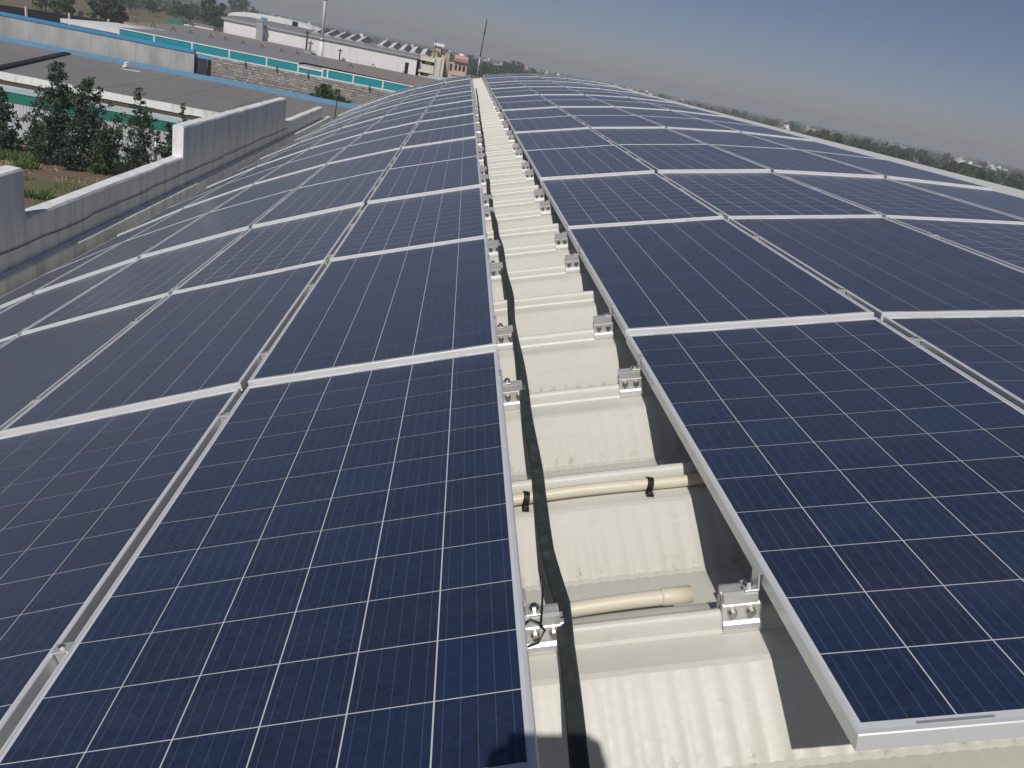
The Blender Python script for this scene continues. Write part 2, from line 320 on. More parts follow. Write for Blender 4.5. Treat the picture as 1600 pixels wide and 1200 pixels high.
# profile of one trough (fraction of the pitch, height); the rolled seam stands at its start
prof = [(0.0, -.095), (.010, -.0965), (.020, -.104), (.027, -.116), (.030, -.132), (.036, -.139), (.060, -.141), (.125, -.146), (.150, -.155), (.27, -.262), (.30, -.272),
        (.565, -.272), (.585, -.266), (.70, -.208), (.825, -.149), (.845, -.144), (.90, -.142), (.958, -.139), (.966, -.132), (.970, -.116), (.978, -.104), (.988, -.0965), (1.0, -.095)]
def roof_sheet_mesh():
    ss = list(np.arange(-5.62, -0.30, 0.28)) + list(np.arange(-0.30, 0.95, 0.0095)) + list(np.arange(0.95, 16.4, 0.30))
    vs = []; fs = []; n = len(prof)
    for s_ in ss:
        fine = -0.32 < s_ < 0.97
        for (q, h) in prof:
            hh = h
            if fine and .15 < q < .84:
                amp = .0036 if q > .5 else .003
                if q > .65: amp = .0024
                if q > .8: amp = .0006
                hh += amp*math.sin(2*math.pi*s_/.052)
                if .56 < q < .60: hh -= .007*max(0, math.sin(2*math.pi*s_/.052))**4
            vs.append(tuple(P(s_, q, hh)))
    # extra loops on the wall facing the viewer come from the profile itself
    for i in range(len(ss)-1):
        for j in range(n-1): fs.append((i*n+j, i*n+j+1, (i+1)*n+j+1, (i+1)*n+j))
    me = bpy.data.meshes.new('roof_sheet'); me.from_pydata(vs, [], fs); me.materials.append(M['roof'])
    me.polygons.foreach_set('use_smooth', [True]*len(fs)); me.update(); fixn(me); ev = np.zeros(len(me.edges)*2, int); me.edges.foreach_get('vertices', ev); ev = ev.reshape(-1, 2)
    creases = [4, 5, 8, 9, 10, 11, 12, 14, 15, n-6, n-5]
    sharp = (ev[:, 0] % n == ev[:, 1] % n) & np.isin(ev[:, 0] % n, creases)
    me.attributes.new('sharp_edge', 'BOOLEAN', 'EDGE').data.foreach_set('value', sharp); return me
sheet_me = roof_sheet_mesh()
if sheet_me.polygons[len(sheet_me.polygons)//2].normal.z < 0: sheet_me.flip_normals()
for i in range(len(allseam)-1):
    o = inst('roof_sheet', sheet_me, bld, (0, allseam[i], 0)); o.scale = (1, allseam[i+1]-allseam[i], 1)
ye, y0_ = allseam[-1], allseam[0]
yy = y0_
while yy < ye-.5:
    k = MB(); y1 = min(yy+3.0, ye); prf = [(4.655, -.115), (4.66, -.030), (4.95, -.026), (5.4, -.024), (5.9, -.026), (6.3, -.034), (6.31, -.115)]
    for y_ in (yy, y1-.004): k.v += [tuple(P(a_, y_, b_)) for a_, b_ in prf]
    for i in range(len(prf)-1): k.f.append((i, i+1, len(prf)+i+1, len(prf)+i))
    o = k.build('ridge_cap', 'whitecap', bld); fixn(o.data); yy = y1
# body below the roof, gable ends following the vault
arc = [P(s_, 0, -.30) for s_ in np.linspace(-5.3, 16.0, 40)]
for yy, nm in ((y0_+.05, 'gable_wall'), (ye-.25, 'gable_wall')):
    k = MB(); n = len(arc)
    for y_ in (yy, yy+.2): k.v += [(a.x, y_, a.z) for a in arc] + [(arc[-1].x, y_, GZ), (arc[0].x, y_, GZ)]
    n2 = n+2
    for i in range(n2): k.f.append((i, n2+i, n2+(i+1) % n2, (i+1) % n2))
    k.f += [tuple(range(n2)), tuple(range(n2, 2*n2))[::-1]]
    k.build(nm, 'white', bld)
PX1, PX0 = -10.60, -10.80
MB().box(PX0, PX1, -6, 31.6, GZ, -3.45).build('wall', 'parapet', bld)
MB().box(10.35, 10.6, -6, 31.6, GZ, -3.6).build('wall', 'parapet', bld)
for nm, a, b, top in (('parapet', -6, 8.96, -2.06), ('parapet', 8.96, 14.70, -2.66), ('parapet', 14.70, 23.75, -2.10), ('parapet', 23.75, 30.35, -2.80)):
    k = MB(); n = max(2, int((b-a)/.5)); rr = random.Random(a)
    # slightly uneven trowelled top and arrises
    ring = []
    for i in range(n+1):
        y_ = a+(b-a)*i/n; j = lambda q: rr.uniform(-q, q) if 0 < i < n else 0
        ring.append([(PX1+j(.004), y_, -3.452), (PX1+j(.004), y_, top-.03), (PX1-.018+j(.004), y_, top+j(.006)), (PX0+.015+j(.004), y_, top+.004+j(.006)), (PX0+j(.004), y_, top-.025), (PX0, y_, -3.452)])
    for r in ring: k.v += r
    for i in range(n):
        for j in range(6): k.f.append((i*6+j, i*6+(j+1) % 6, (i+1)*6+(j+1) % 6, (i+1)*6+j))
    k.f += [tuple(range(6)), tuple(range(n*6, n*6+6))[::-1]]
    o = k.build(nm, 'parapet', bld); fixn(o.data)
MB().box(PX1+.002, -10.46, -6, 31.5, -3.75, -3.20, .015).build('ledge', 'parapet', bld)
MB().box(-10.46, -10.05, -6, 31.5, -3.80, -3.62).build('gutter', 'cement', bld)
# loose cable clipped along the parapet
pts = []; yy = 2.0; rr = random.Random(5)
while yy < 23:
    zc = -2.98+.0008*yy+rr.uniform(-.012, .012); span = rr.uniform(1.0, 1.5)
    for q in range(6): t_ = q/6; pts.append((PX1+.02, yy+span*t_, zc-.10*t_*(1-t_)*4*.16+rr.uniform(-.002, .002)))
    yy += span
o = MB().tube(pts, .0065, 6).build('cable', 'black', None, True); o.matrix_world = T0.copy(); tag(o, 'thin black cable clipped in slack loops along the inner parapet face', 'cable')

# ---------------------------------------------------------------- solar panels
FH = 0.035; LIP = 0.0090
def frame_mesh():
    k = MB(); X, Y = PW/2, PL/2
    prof_ = [(0, -FH), (0, -.002), (.002, 0), (LIP, 0), (LIP, -.0035), (.004, -.0045), (.004, -FH)]
    for (dx, h) in prof_: k.v += [(-X+dx, -Y+dx, h), (X-dx, -Y+dx, h), (X-dx, Y-dx, h), (-X+dx, Y-dx, h)]
    n = len(prof_)
    for i in range(n):
        a, b = i*4, ((i+1) % n)*4
        for j in range(4): k.f.append((a+j, a+(j+1) % 4, b+(j+1) % 4, b+j))
    return fixn(k.mesh('frame', 'frame'))
frame_me = frame_mesh()
lx, ly = PW/2-.005, PL/2-.005
lam_me = MB().box(-lx, lx, -ly, ly, -.0075, -.0030).mesh('laminate', 'lam')
back_me = MB().box(-lx, lx, -ly, ly, -.0075, -.0030).mesh('laminate', 'back')
cell_me = MB().box(-.0787, .0787, -.0780, .0780, -.0029, -.0022).mesh('cell', 'cell')
strip_me = MB().box(-.065, .065, -.003, .003, -.0029, -.0024).mesh('ribbon', 'galv')
TENS = ['', '', 'twenty', 'thirty', 'forty']
def ordw(n):
    b = ['', 'first', 'second', 'third', 'fourth', 'fifth', 'sixth', 'seventh', 'eighth', 'ninth', 'tenth', 'eleventh', 'twelfth', 'thirteenth', 'fourteenth', 'fifteenth', 'sixteenth', 'seventeenth', 'eighteenth', 'nineteenth']
    if n < 20: return b[n]
    return {2: 'twentieth', 3: 'thirtieth', 4: 'fortieth'}[n//10] if n % 10 == 0 else TENS[n//10]+'-'+b[n % 10]
ROWN = ['', 'first', 'second', 'third', 'fourth', 'fifth', 'sixth', 'seventh', 'eighth', 'ninth', 'tenth', 'eleventh', 'twelfth', 'thirteenth', 'fourteenth', 'fifteenth', 'last']
ordn = {1: 'first', 2: 'second', 3: 'third', 4: 'fourth', 5: 'fifth'}
front = [.014, .000, -.008, -.002, -.008, .002, -.002, .004, .000, .006, .002, .007, .003, .008, .004, .009, .005]
backh = [-.010, -.016, -.020, -.004, -.013, .000, -.009, .002, -.008, .003, -.006, .004, -.005, .005, -.004, .006, .0]
def column_s(side, k):
    s0 = -((k-1)*(PW+GAP)+PW) if side == 'L' else STRIP+(k-1)*(PW+GAP)
    return s0 + PW/2
for side, ncol in (('L', 5), ('R', 4)):
    for k in range(1, ncol+1):
        sc = column_s(side, k); th = (sc-APEX)/RV
        where = ('on the parapet side of' if side == 'L' else 'on the crest side of')
        lab = f'solar panel, {ordn[k]} column {"parapet" if side == "L" else "crest"} side of strip, '
        for r in range(NROW):
            if r > 0 and r*PITCH > 40: continue
            hf, hb = front[r], backh[r]
            if side == 'L' and r >= 15: hf += .05; hb += .05
            jit = random.uniform(-.002, .002)
            c = P(sc, r*PITCH + PL/2 + (PITCH-PL)/2, -.0045+(hf+hb)/2+jit)
            tilt = math.atan((hb-hf)/PL)
            mat = T0 @ Matrix.Translation(c) @ Matrix.Rotation(th, 4, 'Y') @ Matrix.Rotation(tilt, 4, 'X') @ Matrix.Rotation(random.uniform(-.0012, .0012), 4, 'Z')
            root = empty('solar_panel', mat=mat)
            tag(root, lab + ('row beside conduit pipes' if r == 0 else f'{ROWN[r]} row past conduit pipes'), 'solar panel', 'solar panels on the arched roof')
            inst('frame', frame_me, root)
            near = r < 2 and (k <= 2 or (side == 'L' and k == 3 and r == 1))
            if near:
                lam = inst('laminate', back_me, root)
                for ix in range(6):
                    for iy in range(12): inst('cell', cell_me, lam, ((ix-2.5)*.1604, (iy-5.5)*.1588, 0))
                for e in (-1, 1):
                    for q in (-.318, 0, .318): inst('ribbon', strip_me, root, (q-.01, e*.9605, 0))
            else: inst('laminate', lam_me, root)

# ---------------------------------------------------------------- clamps
def part(name, mb, mat, parent, smooth=False):
    o = mb.build(name, mat, parent, smooth); fixn(o.data); return o
def bolt_mesh(L=.012, r=.008):
    return MB().tube([(0, 0, 0), (0, -L*.35, 0)], r*1.35, 14).tube([(0, -L*.35, 0), (0, -L*.95, 0)], r, 6).mesh('bolt', 'bolt')
BOLT = fixn(bolt_mesh())
def seam_clamp(clip):
    """origin on the crown of the seam; clip = +1 grips a panel to the right, -1 to the left"""
    t = empty('seam_clamp')
    # two jaws with a rolled skirt hugging the seam
    jaw = [(-.024, -.050), (-.031, -.044), (-.033, -.034), (-.030, -.024), (-.024, -.018), (-.022, -.010), (-.022, .020), (-.017, .024), (-.004, .024), (-.004, .005), (-.004, .002), (-.015, -.012), (-.022, -.024), (-.026, -.035), (-.022, -.043)]
    part('jaw', MB().prism(jaw, -.042, .042), 'clamp', t)
    part('jaw', MB().prism([(-a, b) for a, b in jaw], -.042, .042), 'clamp', t)
    # slotted rail on top
    part('rail', MB().prism([(-.021, .0245), (.021, .0245), (.021, .046), (.012, .050), (.007, .050), (.007, .036), (-.007, .036), (-.007, .050), (-.012, .050), (-.021, .046)], -.040, .034), 'clamp', t)
    # Z shaped end clip
    x = clip
    z = MB().box(*sorted((x*.006, x*.036)), -.019, .019, .0505, .055, .001).box(*sorted((x*.0325, x*.0365)), -.019, .019, .0555, .094)
    z.box(*sorted((x*.033, x*.046)), -.019, .019, .0942, .0975)
    part('end_clip', z, 'clamp', t)
    for bx in (-.022, .018): inst('bolt', BOLT, t, (bx, -.0225, .004))
    b = inst('bolt', BOLT, t); b.matrix_local = Matrix.Translation((x*.018, 0, .055)) @ Matrix.Rotation(math.pi/2*-1, 4, 'X')
    return t
protos = {1: seam_clamp(1), -1: seam_clamp(-1)}; used = {1: False, -1: False}
for i, ys in enumerate(seams):
    if i % 3 == 1 and i > 0: continue
    if ys > 33: break
    cn = len([q for q in range(i) if not (q % 3 == 1)])
    for clip, s_ in ((1, STRIP-.040), (-1, .040)):
        o = protos[clip] if not used[clip] else copy_tree(protos[clip]); used[clip] = True
        th = (s_-APEX)/RV
        hrow = np.interp((ys/PITCH) % 1, [0, 1], [front[min(int(ys/PITCH), 16)], backh[min(int(ys/PITCH), 16)]])
        o.matrix_world = T0 @ Matrix.Translation(P(s_, ys, SEAM_H + 0.003)) @ Matrix.Rotation(th, 4, 'Y')
        tag(o, (f'{ordw(cn+1)} bolted aluminium seam clamp along the strip from the conduit pipes, ' + ('crest' if clip > 0 else 'parapet') + ' side'), 'clamp', 'seam clamps along the ' + ('crest' if clip > 0 else 'parapet') + ' side')
# middle clamps in the gaps between panel columns
mc = empty('middle_clamp')
part('clamp_cap', MB().box(-.0205, .0205, -.016, .016, .0005, .0040, .001), 'clamp', mc); part('stem', MB().box(-.011, .011, -.014, .014, -.10, .0004), 'clamp', mc)
hb_ = MB().tube([(0, 0, .0045), (0, 0, .009)], .0075, 6); part('bolt', hb_, 'bolt', mc)
first = True
for side, ncol in (('L', 5), ('R', 4)):
    for k in range(1, ncol):
        s_ = (-(k*(PW+GAP)-GAP/2)) if side == 'L' else STRIP+k*(PW+GAP)-GAP/2
        cn = 0
        for i, ys in enumerate(seams):
            if i % 3 == 1 or ys > 17: continue
            cn += 1
            if i == 0: ys = .50
            r = int(ys/PITCH); q = ys/PITCH-r
            if q < .03 or q > .97: ys += .12; r = int(ys/PITCH); q = ys/PITCH-r
            o = mc if first else copy_tree(mc); first = False
            o.matrix_world = T0 @ Matrix.Translation(P(s_, ys, front[r]+(backh[r]-front[r])*q+.001)) @ Matrix.Rotation((s_-APEX)/RV, 4, 'Y')
            tag(o, f'{ordw(cn)} small clamp from conduit pipes in gap after {ordn[k]} panel column, ' + ('parapet' if side == 'L' else 'crest') + ' side', 'clamp', 'clamps between the panel columns')

# ---------------------------------------------------------------- strap, conduits, tie
def cyl(u, v, d):
    Ri = T0.inverted(); o = Ri @ CAMW; r = Ri.to_3x3() @ ray(u, v); cx, cz = o.x, o.z+RV
    A = r.x**2+r.z**2; B = 2*(cx*r.x+cz*r.z); D = cx*cx+cz*cz-(RV-d)**2; t = (-B-math.sqrt(B*B-4*A*D))/(2*A); return o+r*t
px = [(912, 1260), (897, 1130), (884, 1010), (880, 942), (858, 860), (842, 770), (831, 690), (821, 615), (806, 530), (797, 466), (788, 420), (781, 384), (774, 352), (768, 322), (763, 290), (759, 256), (756, 228), (753, 204), (750, 186), (748, 168), (746, 152), (744, 138)]
cl = [cyl(u, v, .076) for u, v in px]
# densify, let it sag a little between seams
pts = []
for i in range(len(cl)-1):
    for q in range(6): pts.append(cl[i].lerp(cl[i+1], q/6))
pts.append(cl[-1])
k = MB(); rr = random.Random(3); n = len(pts); tw = 0
for i, p_ in enumerate(pts):
    t_ = (pts[min(i+1, n-1)]-pts[max(i-1, 0)]).normalized(); tw = .45*math.sin(p_.y*1.9+.6)+.25*math.sin(p_.y*4.7)
    nearest = min(abs(p_.y-s_) for s_ in allseam)
    p_ = p_ + Vector((.004*math.sin(p_.y*7), 0, -.004*min(1, nearest/.25)))
    a = t_.cross(Vector((0, 0, 1))).normalized(); b = a.cross(t_)
    a2 = a*math.cos(tw)+b*math.sin(tw); b2 = -a*math.sin(tw)+b*math.cos(tw); wd = .0175; hh = .0075
    k.v += [tuple(p_+a2*wd*x_+b2*hh*z_) for x_, z_ in ((-1, -.5), (-.7, -1), (.7, -1), (1, -.5), (1, .5), (.7, 1), (-.7, 1), (-1, .5))]
for i in range(n-1):
    for j in range(8): k.f.append((i*8+j, i*8+(j+1) % 8, (i+1)*8+(j+1) % 8, (i+1)*8+j))
o = k.build('strap', 'strap'); fixn(o.data); o.matrix_world = T0.copy(); tag(o, 'dark grey green weathered strap running along the cream roof strip', 'strap')

def pipe(name, ys, h, s0, s1, rad, lab, dy=0.0, coupling=None, saddles=()):
    t = empty(name, mat=T0 @ Matrix.Translation(P((s0+s1)/2, ys, h)))
    base = P((s0+s1)/2, ys, h)
    def pt(s_, e=0): return P(s_, ys+dy*(s_-s0)/(s1-s0), h+e+.004*math.sin(s_*9))-base
    part('tube', MB().tube([pt(s0+(s1-s0)*i/14) for i in range(15)], rad, 18), 'pvc', t, True)
    if coupling: part('coupling', MB().tube([pt(coupling[0]), pt(coupling[0]+.006), pt(coupling[1])], [rad, rad*1.13, rad*1.13], 18), 'pvc', t, True)
    for s_ in saddles:
        c = pt(s_); rr_ = rad+.0015; pr = []
        arc_ = [math.pi*q/10 for q in range(11)]
        mb = MB(); outl = [(-math.cos(a)*(rr_+.002), math.sin(a)*(rr_+.002)) for a in arc_]; inn = [(-math.cos(a)*rr_, math.sin(a)*rr_) for a in arc_]
        pr = [(-rr_-.002, -rad*.9)]+outl+[(rr_+.002, -rad*.9)]+[(rr_, -rad*.9)]+inn[::-1]+[(-rr_, -rad*.9)]
        mb.prism(pr, -.009, .009); mb.box(-.010, .010, -rr_-.022, -rr_, -rad*1.0, -rad*.72)
        sd = part('saddle_clip', mb, 'black', t); sd.location = c
        sc_ = part('screw', MB().tube([(0, 0, 0), (0, 0, .004)], .006, 8), 'bolt', sd); sc_.location = (0, -rr_-.012, -rad*.72)
    return tag(t, lab, 'conduit pipe')
pipe('conduit_pipe', seams[1]-.062, -.119, -.09, .60, .0168, 'cream plastic conduit pipe held by two black saddle clips below the seam', dy=.012, saddles=(.035, .395))
pipe('conduit_pipe', seams[0]+.068, -.118, -.06, .385, .0180, 'cut length of dirty cream conduit pipe with widened end under the strap', dy=.02, coupling=(.315, .386))
# cable tie: loop and upright tail
kx = P(.018, seams[0]-.004, -.075); t = empty('cable_tie', mat=T0 @ Matrix.Translation(kx))
part('loop', MB().tube([(-.035, -.035, .018), (-.02, -.036, .042), (.004, -.032, .030), (.018, -.030, .012), (.010, -.034, -.018), (-.02, -.036, -.036), (-.045, -.034, -.045)], .0025, 6), 'black', t, True)
part('tail', MB().tube([(.006, -.033, .024), (.004, -.02, .055), (.0, -.004, .088), (-.010, .006, .122)], .0026, 6), 'black', t, True)
tag(t, 'black plastic cable tie with its loose tail sticking up at clamp', 'cable tie')

# ---------------------------------------------------------------- the photographer kneeling behind the lens
for nm, c in (('skin', (0.30, 0.17, 0.11)), ('shirt', (0.10, 0.14, 0.22)), ('trousers', (0.05, 0.05, 0.06)), ('hair', (0.01, 0.009, 0.008)), ('shoe', (0.03, 0.03, 0.03))): M[nm] = plain('person_'+nm, c, 0.7, 0, .1, 20)
def skin_mesh(name, nodes, edges, mat, parent, sub=2):
    me = bpy.data.meshes.new(name); me.from_pydata([n_[:3] for n_ in nodes], edges, []); o = bpy.data.objects.new(name, me); link(o, parent)
    md = o.modifiers.new('skin', 'SKIN'); md.use_smooth_shade = True
    for i, n_ in enumerate(nodes): me.skin_vertices[0].data[i].radius = (n_[3], n_[4] if len(n_) > 4 else n_[3]); me.skin_vertices[0].data[i].use_root = (i == 0)
    sd = o.modifiers.new('subd', 'SUBSURF'); sd.levels = sub; sd.render_levels = sub; me.materials.append(M[mat]); return o
base_w = T0 @ P(-.22, -1.42, -.10); t = empty('person', base_w)
def L_(v): v = Vector(v)-base_w; return (v.x, v.y, v.z)
ph = CAMW - FWD*.006                                             # phone back plane
hR = ph+RIGHT*.150-UP*.030-FWD*.02; hL = ph-RIGHT*.030-UP*.045-FWD*.02
rR, rL = L_(hR), L_(hL)
# body in one piece: pelvis, spine, neck, head, arms, hands, legs
nod = [(0, 0, .30, .15, .12), (0, .05, .50, .14, .11), (0, .10, .72, .17, .11), (0, .11, .83, .10, .08), (0, .13, .92, .052), (0, .17, 1.00, .075, .085), (0, .17, 1.08, .078, .092), (0, .15, 1.15, .05, .06)]
ed = [(0, 1), (1, 2), (2, 3), (3, 4), (4, 5), (5, 6), (6, 7)]
for sgn, hnd in ((1, rR), (-1, rL)):
    k = len(nod); el = (sgn*.27, .22, .60); wr = tuple(hnd[i]+(el[i]-hnd[i])*.16 for i in range(3))
    nod += [(sgn*.17, .10, .80, .055), (*el, .042), (*wr, .026), (*hnd, .030, .016)]; ed += [(3, k), (k, k+1), (k+1, k+2), (k+2, k+3)]
    # fingers round the phone edge and a thumb on its face
    for q in range(4):
        b0 = len(nod); off = UP*(.030-.020*q); tip = Vector(hnd)+off+FWD*.030-RIGHT*sgn*(.022+.004*(q % 2)); mid = Vector(hnd)+off+FWD*.018+RIGHT*sgn*.010
        nod += [(*mid, .009), (*tip, .0075)]; ed += [(k+3, b0), (b0, b0+1)]
    b0 = len(nod); nod += [(*(Vector(hnd)-RIGHT*sgn*.012-UP*.015), .011), (*(Vector(hnd)-RIGHT*sgn*.032-UP*.004), .009)]; ed += [(k+3, b0), (b0, b0+1)]
for sgn in (1, -1):
    k = len(nod); nod += [(sgn*.10, .02, .27, .10), (sgn*.15, .34, .13, .075), (sgn*.14, .0, .09, .055), (sgn*.13, -.14, .07, .04), (sgn*.13, -.18, .03, .035)]; ed += [(0, k), (k, k+1), (k+1, k+2), (k+2, k+3), (k+3, k+4)]
bd = skin_mesh('body', nod, ed, 'skin', t)
sh = [(0, 0, .32, .165, .135), (0, .05, .50, .155, .125), (0, .10, .72, .185, .125), (0, .11, .82, .115, .095)]; se = [(0, 1), (1, 2), (2, 3)]
for sgn, hnd in ((1, rR), (-1, rL)):
    k = len(sh); el = (sgn*.27, .22, .60); sh += [(sgn*.17, .10, .80, .068), (*el, .054), (*(el[i]+(hnd[i]-el[i])*.25 for i in range(3)), .048)]; se += [(3, k), (k, k+1), (k+1, k+2)]
skin_mesh('shirt', sh, se, 'shirt', t)
tr_ = [(0, 0, .29, .165, .135)]; te = []
for sgn in (1, -1):
    k = len(tr_); tr_ += [(sgn*.10, .02, .27, .112), (sgn*.15, .34, .13, .088), (sgn*.14, .0, .095, .068), (sgn*.13, -.10, .08, .055)]; te += [(0, k), (k, k+1), (k+1, k+2), (k+2, k+3)]
skin_mesh('trousers', tr_, te, 'trousers', t)
skin_mesh('hair', [(0, .12, 1.06, .070, .085), (0, .125, 1.13, .085, .092), (0, .145, 1.175, .055, .065)], [(0, 1), (1, 2)], 'hair', t)
for sgn in (1, -1):
    part('eye', MB().tube([(sgn*.030, .248, 1.055), (sgn*.030, .262, 1.055)], .011, 10), 'white', bd); part('ear', MB().tube([(sgn*.076, .16, 1.02), (sgn*.086, .155, 1.05), (sgn*.078, .16, 1.075)], [.008, .014, .008], 8), 'skin', bd)
    part('shoe', MB().box(sgn*.13-.045, sgn*.13+.045, -.29, -.14, -.01, .085, .03), 'shoe', t)
part('nose', MB().tube([(0, .25, 1.05), (0, .277, 1.015), (0, .255, 1.005)], [.010, .014, .010], 8), 'skin', bd); part('mouth', MB().tube([(-.022, .246, .975), (0, .258, .973), (.022, .246, .975)], .006, 6), 'terracotta', bd)
tag(t, 'person in dark blue shirt kneeling on the roof holding a phone', 'person')
pm = Matrix(((RIGHT.x, UP.x, -FWD.x, ph.x), (RIGHT.y, UP.y, -FWD.y, ph.y), (RIGHT.z, UP.z, -FWD.z, ph.z), (0, 0, 0, 1)))
t = empty('smartphone', mat=pm); part('case', MB().box(-.018, .146, -.060, .018, .004, .012, .002), 'black', t); part('screen', MB().box(-.012, .140, -.055, .013, .0122, .0126), 'darkglass', t)
tag(t, 'black smartphone held level in both hands of the kneeling person', 'phone')

# ---------------------------------------------------------------- mast at the far end of the strip
b_ = P(.22, 33.3, -.15); t = empty('lightning_mast', mat=T0 @ Matrix.Translation(b_))
part('pole', MB().tube([(0, 0, 0), (.01, 0, .9)], .030, 8), 'galv', t, True); part('upper_pole', MB().tube([(.01, 0, .9), (.03, 0, 1.75)], .022, 8), 'rust', t, True)
part('finial', MB().tube([(.03, 0, 1.75), (.045, 0, 2.3)], [.026, .020], 8), 'rust', t, True); part('base_plate', MB().box(-.1, .1, -.1, .1, -.03, .01), 'galv', t)
tag(t, 'thin rusty lightning mast standing at the far end of the cream strip', 'mast')

# ---------------------------------------------------------------- neighbouring yard: fence, sheds, walls
def X(u, v, y): return aty(u, v, y).x
def Z(u, v, y): return aty(u, v, y).z
yf = 50.0; t = empty('sheet_fence', (-40, yf, GZ)); zt = Z(180, 176, yf); zg = Z(180, 190, yf)
xs = np.arange(-70, -17, 2.1)
for i, x_ in enumerate(xs):
    n = 10; k = MB(); q = [(x_+2.08*j/(n*2), .02*(j % 2)) for j in range(n*2+1)]
    for j in range(n*2): k.quad((q[j][0]+40, q[j][1], 0), (q[j+1][0]+40, q[j+1][1], 0), (q[j+1][0]+40, q[j+1][1], zg-GZ), (q[j][0]+40, q[j][1], zg-GZ))
    k.build('sheet', 'fencewhite', t)
MB().box(-30, 23, -.03, .05, zg-GZ+.003, zt-GZ).build('top_band', 'green', t)
tag(t, 'white corrugated sheet fence with green top band behind the trees', 'fence')
# shed with grey sheet roof and chipped white fascia
ys = 56.4; zr = Z(0, 112, ys); zb = Z(0, 124, ys); zd = Z(0, 131, ys); yfar = 74.0; zfar = Z(0, 63, yfar)
t = empty('long_shed', (-35, ys, GZ))
XL, XR = -75, -9.5
MB().box(XL+35, XR+35, .30, 17.2, 0, zb-GZ-.05).build('wall', 'cement', t)
k = MB(); n = 60; rr = random.Random(2)
for i in range(n):
    a, b = XL+(XR-XL)*i/n, XL+(XR-XL)*(i+1)/n
    k.box(a+35+.003, b+35, 0, .22, zb-GZ+rr.uniform(-.03, .02), zr-GZ+rr.uniform(-.015, .02))
k.build('fascia', 'fascia', t)
MB().box(XL+35, XR+35, .08, .29, zd-GZ-.4, zb-GZ-.05).build('fascia_shade', 'rust', t)  # solid dark brown band: the shadow gap below the fascia, put into colour
# roof sheets, each bay its own strip, and the dark valley gutter
xd0 = atz(0, 100, zr+.05).x; 
for i in range(16):
    a = XL+35+(XR-XL)*i/16; b = XL+35+(XR-XL)*(i+1)/16-.02; dz = rr.uniform(-.015, .015)
    k = MB(); k.v = [(a, .23, zr-GZ-.06+dz), (b, .23, zr-GZ-.06+dz), (b, yfar-ys, zfar-GZ+dz), (a, yfar-ys, zfar-GZ+dz), (a, .23, zr-GZ-.12+dz), (b, .23, zr-GZ-.12+dz), (b, yfar-ys, zfar-GZ-.06+dz), (a, yfar-ys, zfar-GZ-.06+dz)]
    k.f = [(0, 1, 2, 3), (7, 6, 5, 4), (0, 4, 5, 1), (1, 5, 6, 2), (2, 6, 7, 3), (3, 7, 4, 0)]; k.build('roof_sheet', 'shedroof', t)
v0, v1 = Vector((X(0, 101, 59.5), 59.5, 0)), Vector((X(105, 80, yfar-.5), yfar-.5, 0)); d_ = (v1-v0).normalized(); v0 = v0-d_*8; nrm = Vector((-d_.y, d_.x, 0))*.28
k = MB()
zz = lambda v: (zr-.06)+(zfar-zr+.06)*(v.y-ys)/(yfar-ys)-GZ+.03
A = [v0-nrm, v0+nrm, v1+nrm, v1-nrm]
A = [Vector((v.x, max(v.y, ys+.25), 0)) for v in A]
k.v = [(v.x+35, v.y-ys, zz(v)) for v in A]+[(v.x+35, v.y-ys, zz(v)+.12) for v in A]; k.f = [(0, 1, 2, 3), (4, 5, 6, 7), (0, 4, 5, 1), (1, 5, 6, 2), (2, 6, 7, 3), (3, 7, 4, 0)]
o = k.build('valley_flashing', 'dark', t); fixn(o.data)
MB().box(XL+35, XR+35, yfar-ys+.002, yfar-ys+.35, zfar-GZ-.35, Z(0, 56, yfar)-GZ).build('blue_gutter', 'blue2', t)
tag(t, 'low long shed with weathered grey sheet roof and chipped white fascia', 'shed')
# pale lean-to between the fence and the shed
t = empty('lean_to_roof', (-35, 53, GZ)); k = MB(); za = zt-GZ+.02; zc = zd-GZ+.02
for i in range(10):
    a = -35+53/10*i-5; k.quad((a, -2.8, za), (a+5.28, -2.8, za), (a+5.28, 3.2, zc), (a, 3.2, zc)); 
o = k.build('roof', 'mint', t); MB().box(-40, 14, 3.0, 3.3, 0, zc-.02).build('rear_wall', 'cement', t); MB().box(-40, 14, -2.7, -2.6, zt-GZ-.45, zt-GZ-.02).build('front_beam', 'galv', t)
tag(t, 'pale mint lean-to roof between the sheet fence and shed', 'shed')
# litter on the shed roof
lp = aty(192, 105, 71.5); o = MB().tube([(0, 0, 0), (.25, .1, .15), (.1, .2, .35), (.4, .2, .45)], [.12, .16, .10, .05], 6).build('plastic_scrap', 'white'); o.location = (lp.x, lp.y, lp.z+.02); fixn(o.data)
tag(o, 'crumpled white plastic scrap lying on the grey shed roof', 'litter')
o = MB().box(-.6, .6, -.12, .12, 0, .05).box(-.9, -.4, .1, .2, 0, .03).build('white_batten', 'white'); lp = aty(207, 111, 70.5); o.location = (lp.x, lp.y, lp.z+.02); o.rotation_euler = (0, 0, .2); tag(o, 'short white batten beside the scrap on the shed roof', 'litter')

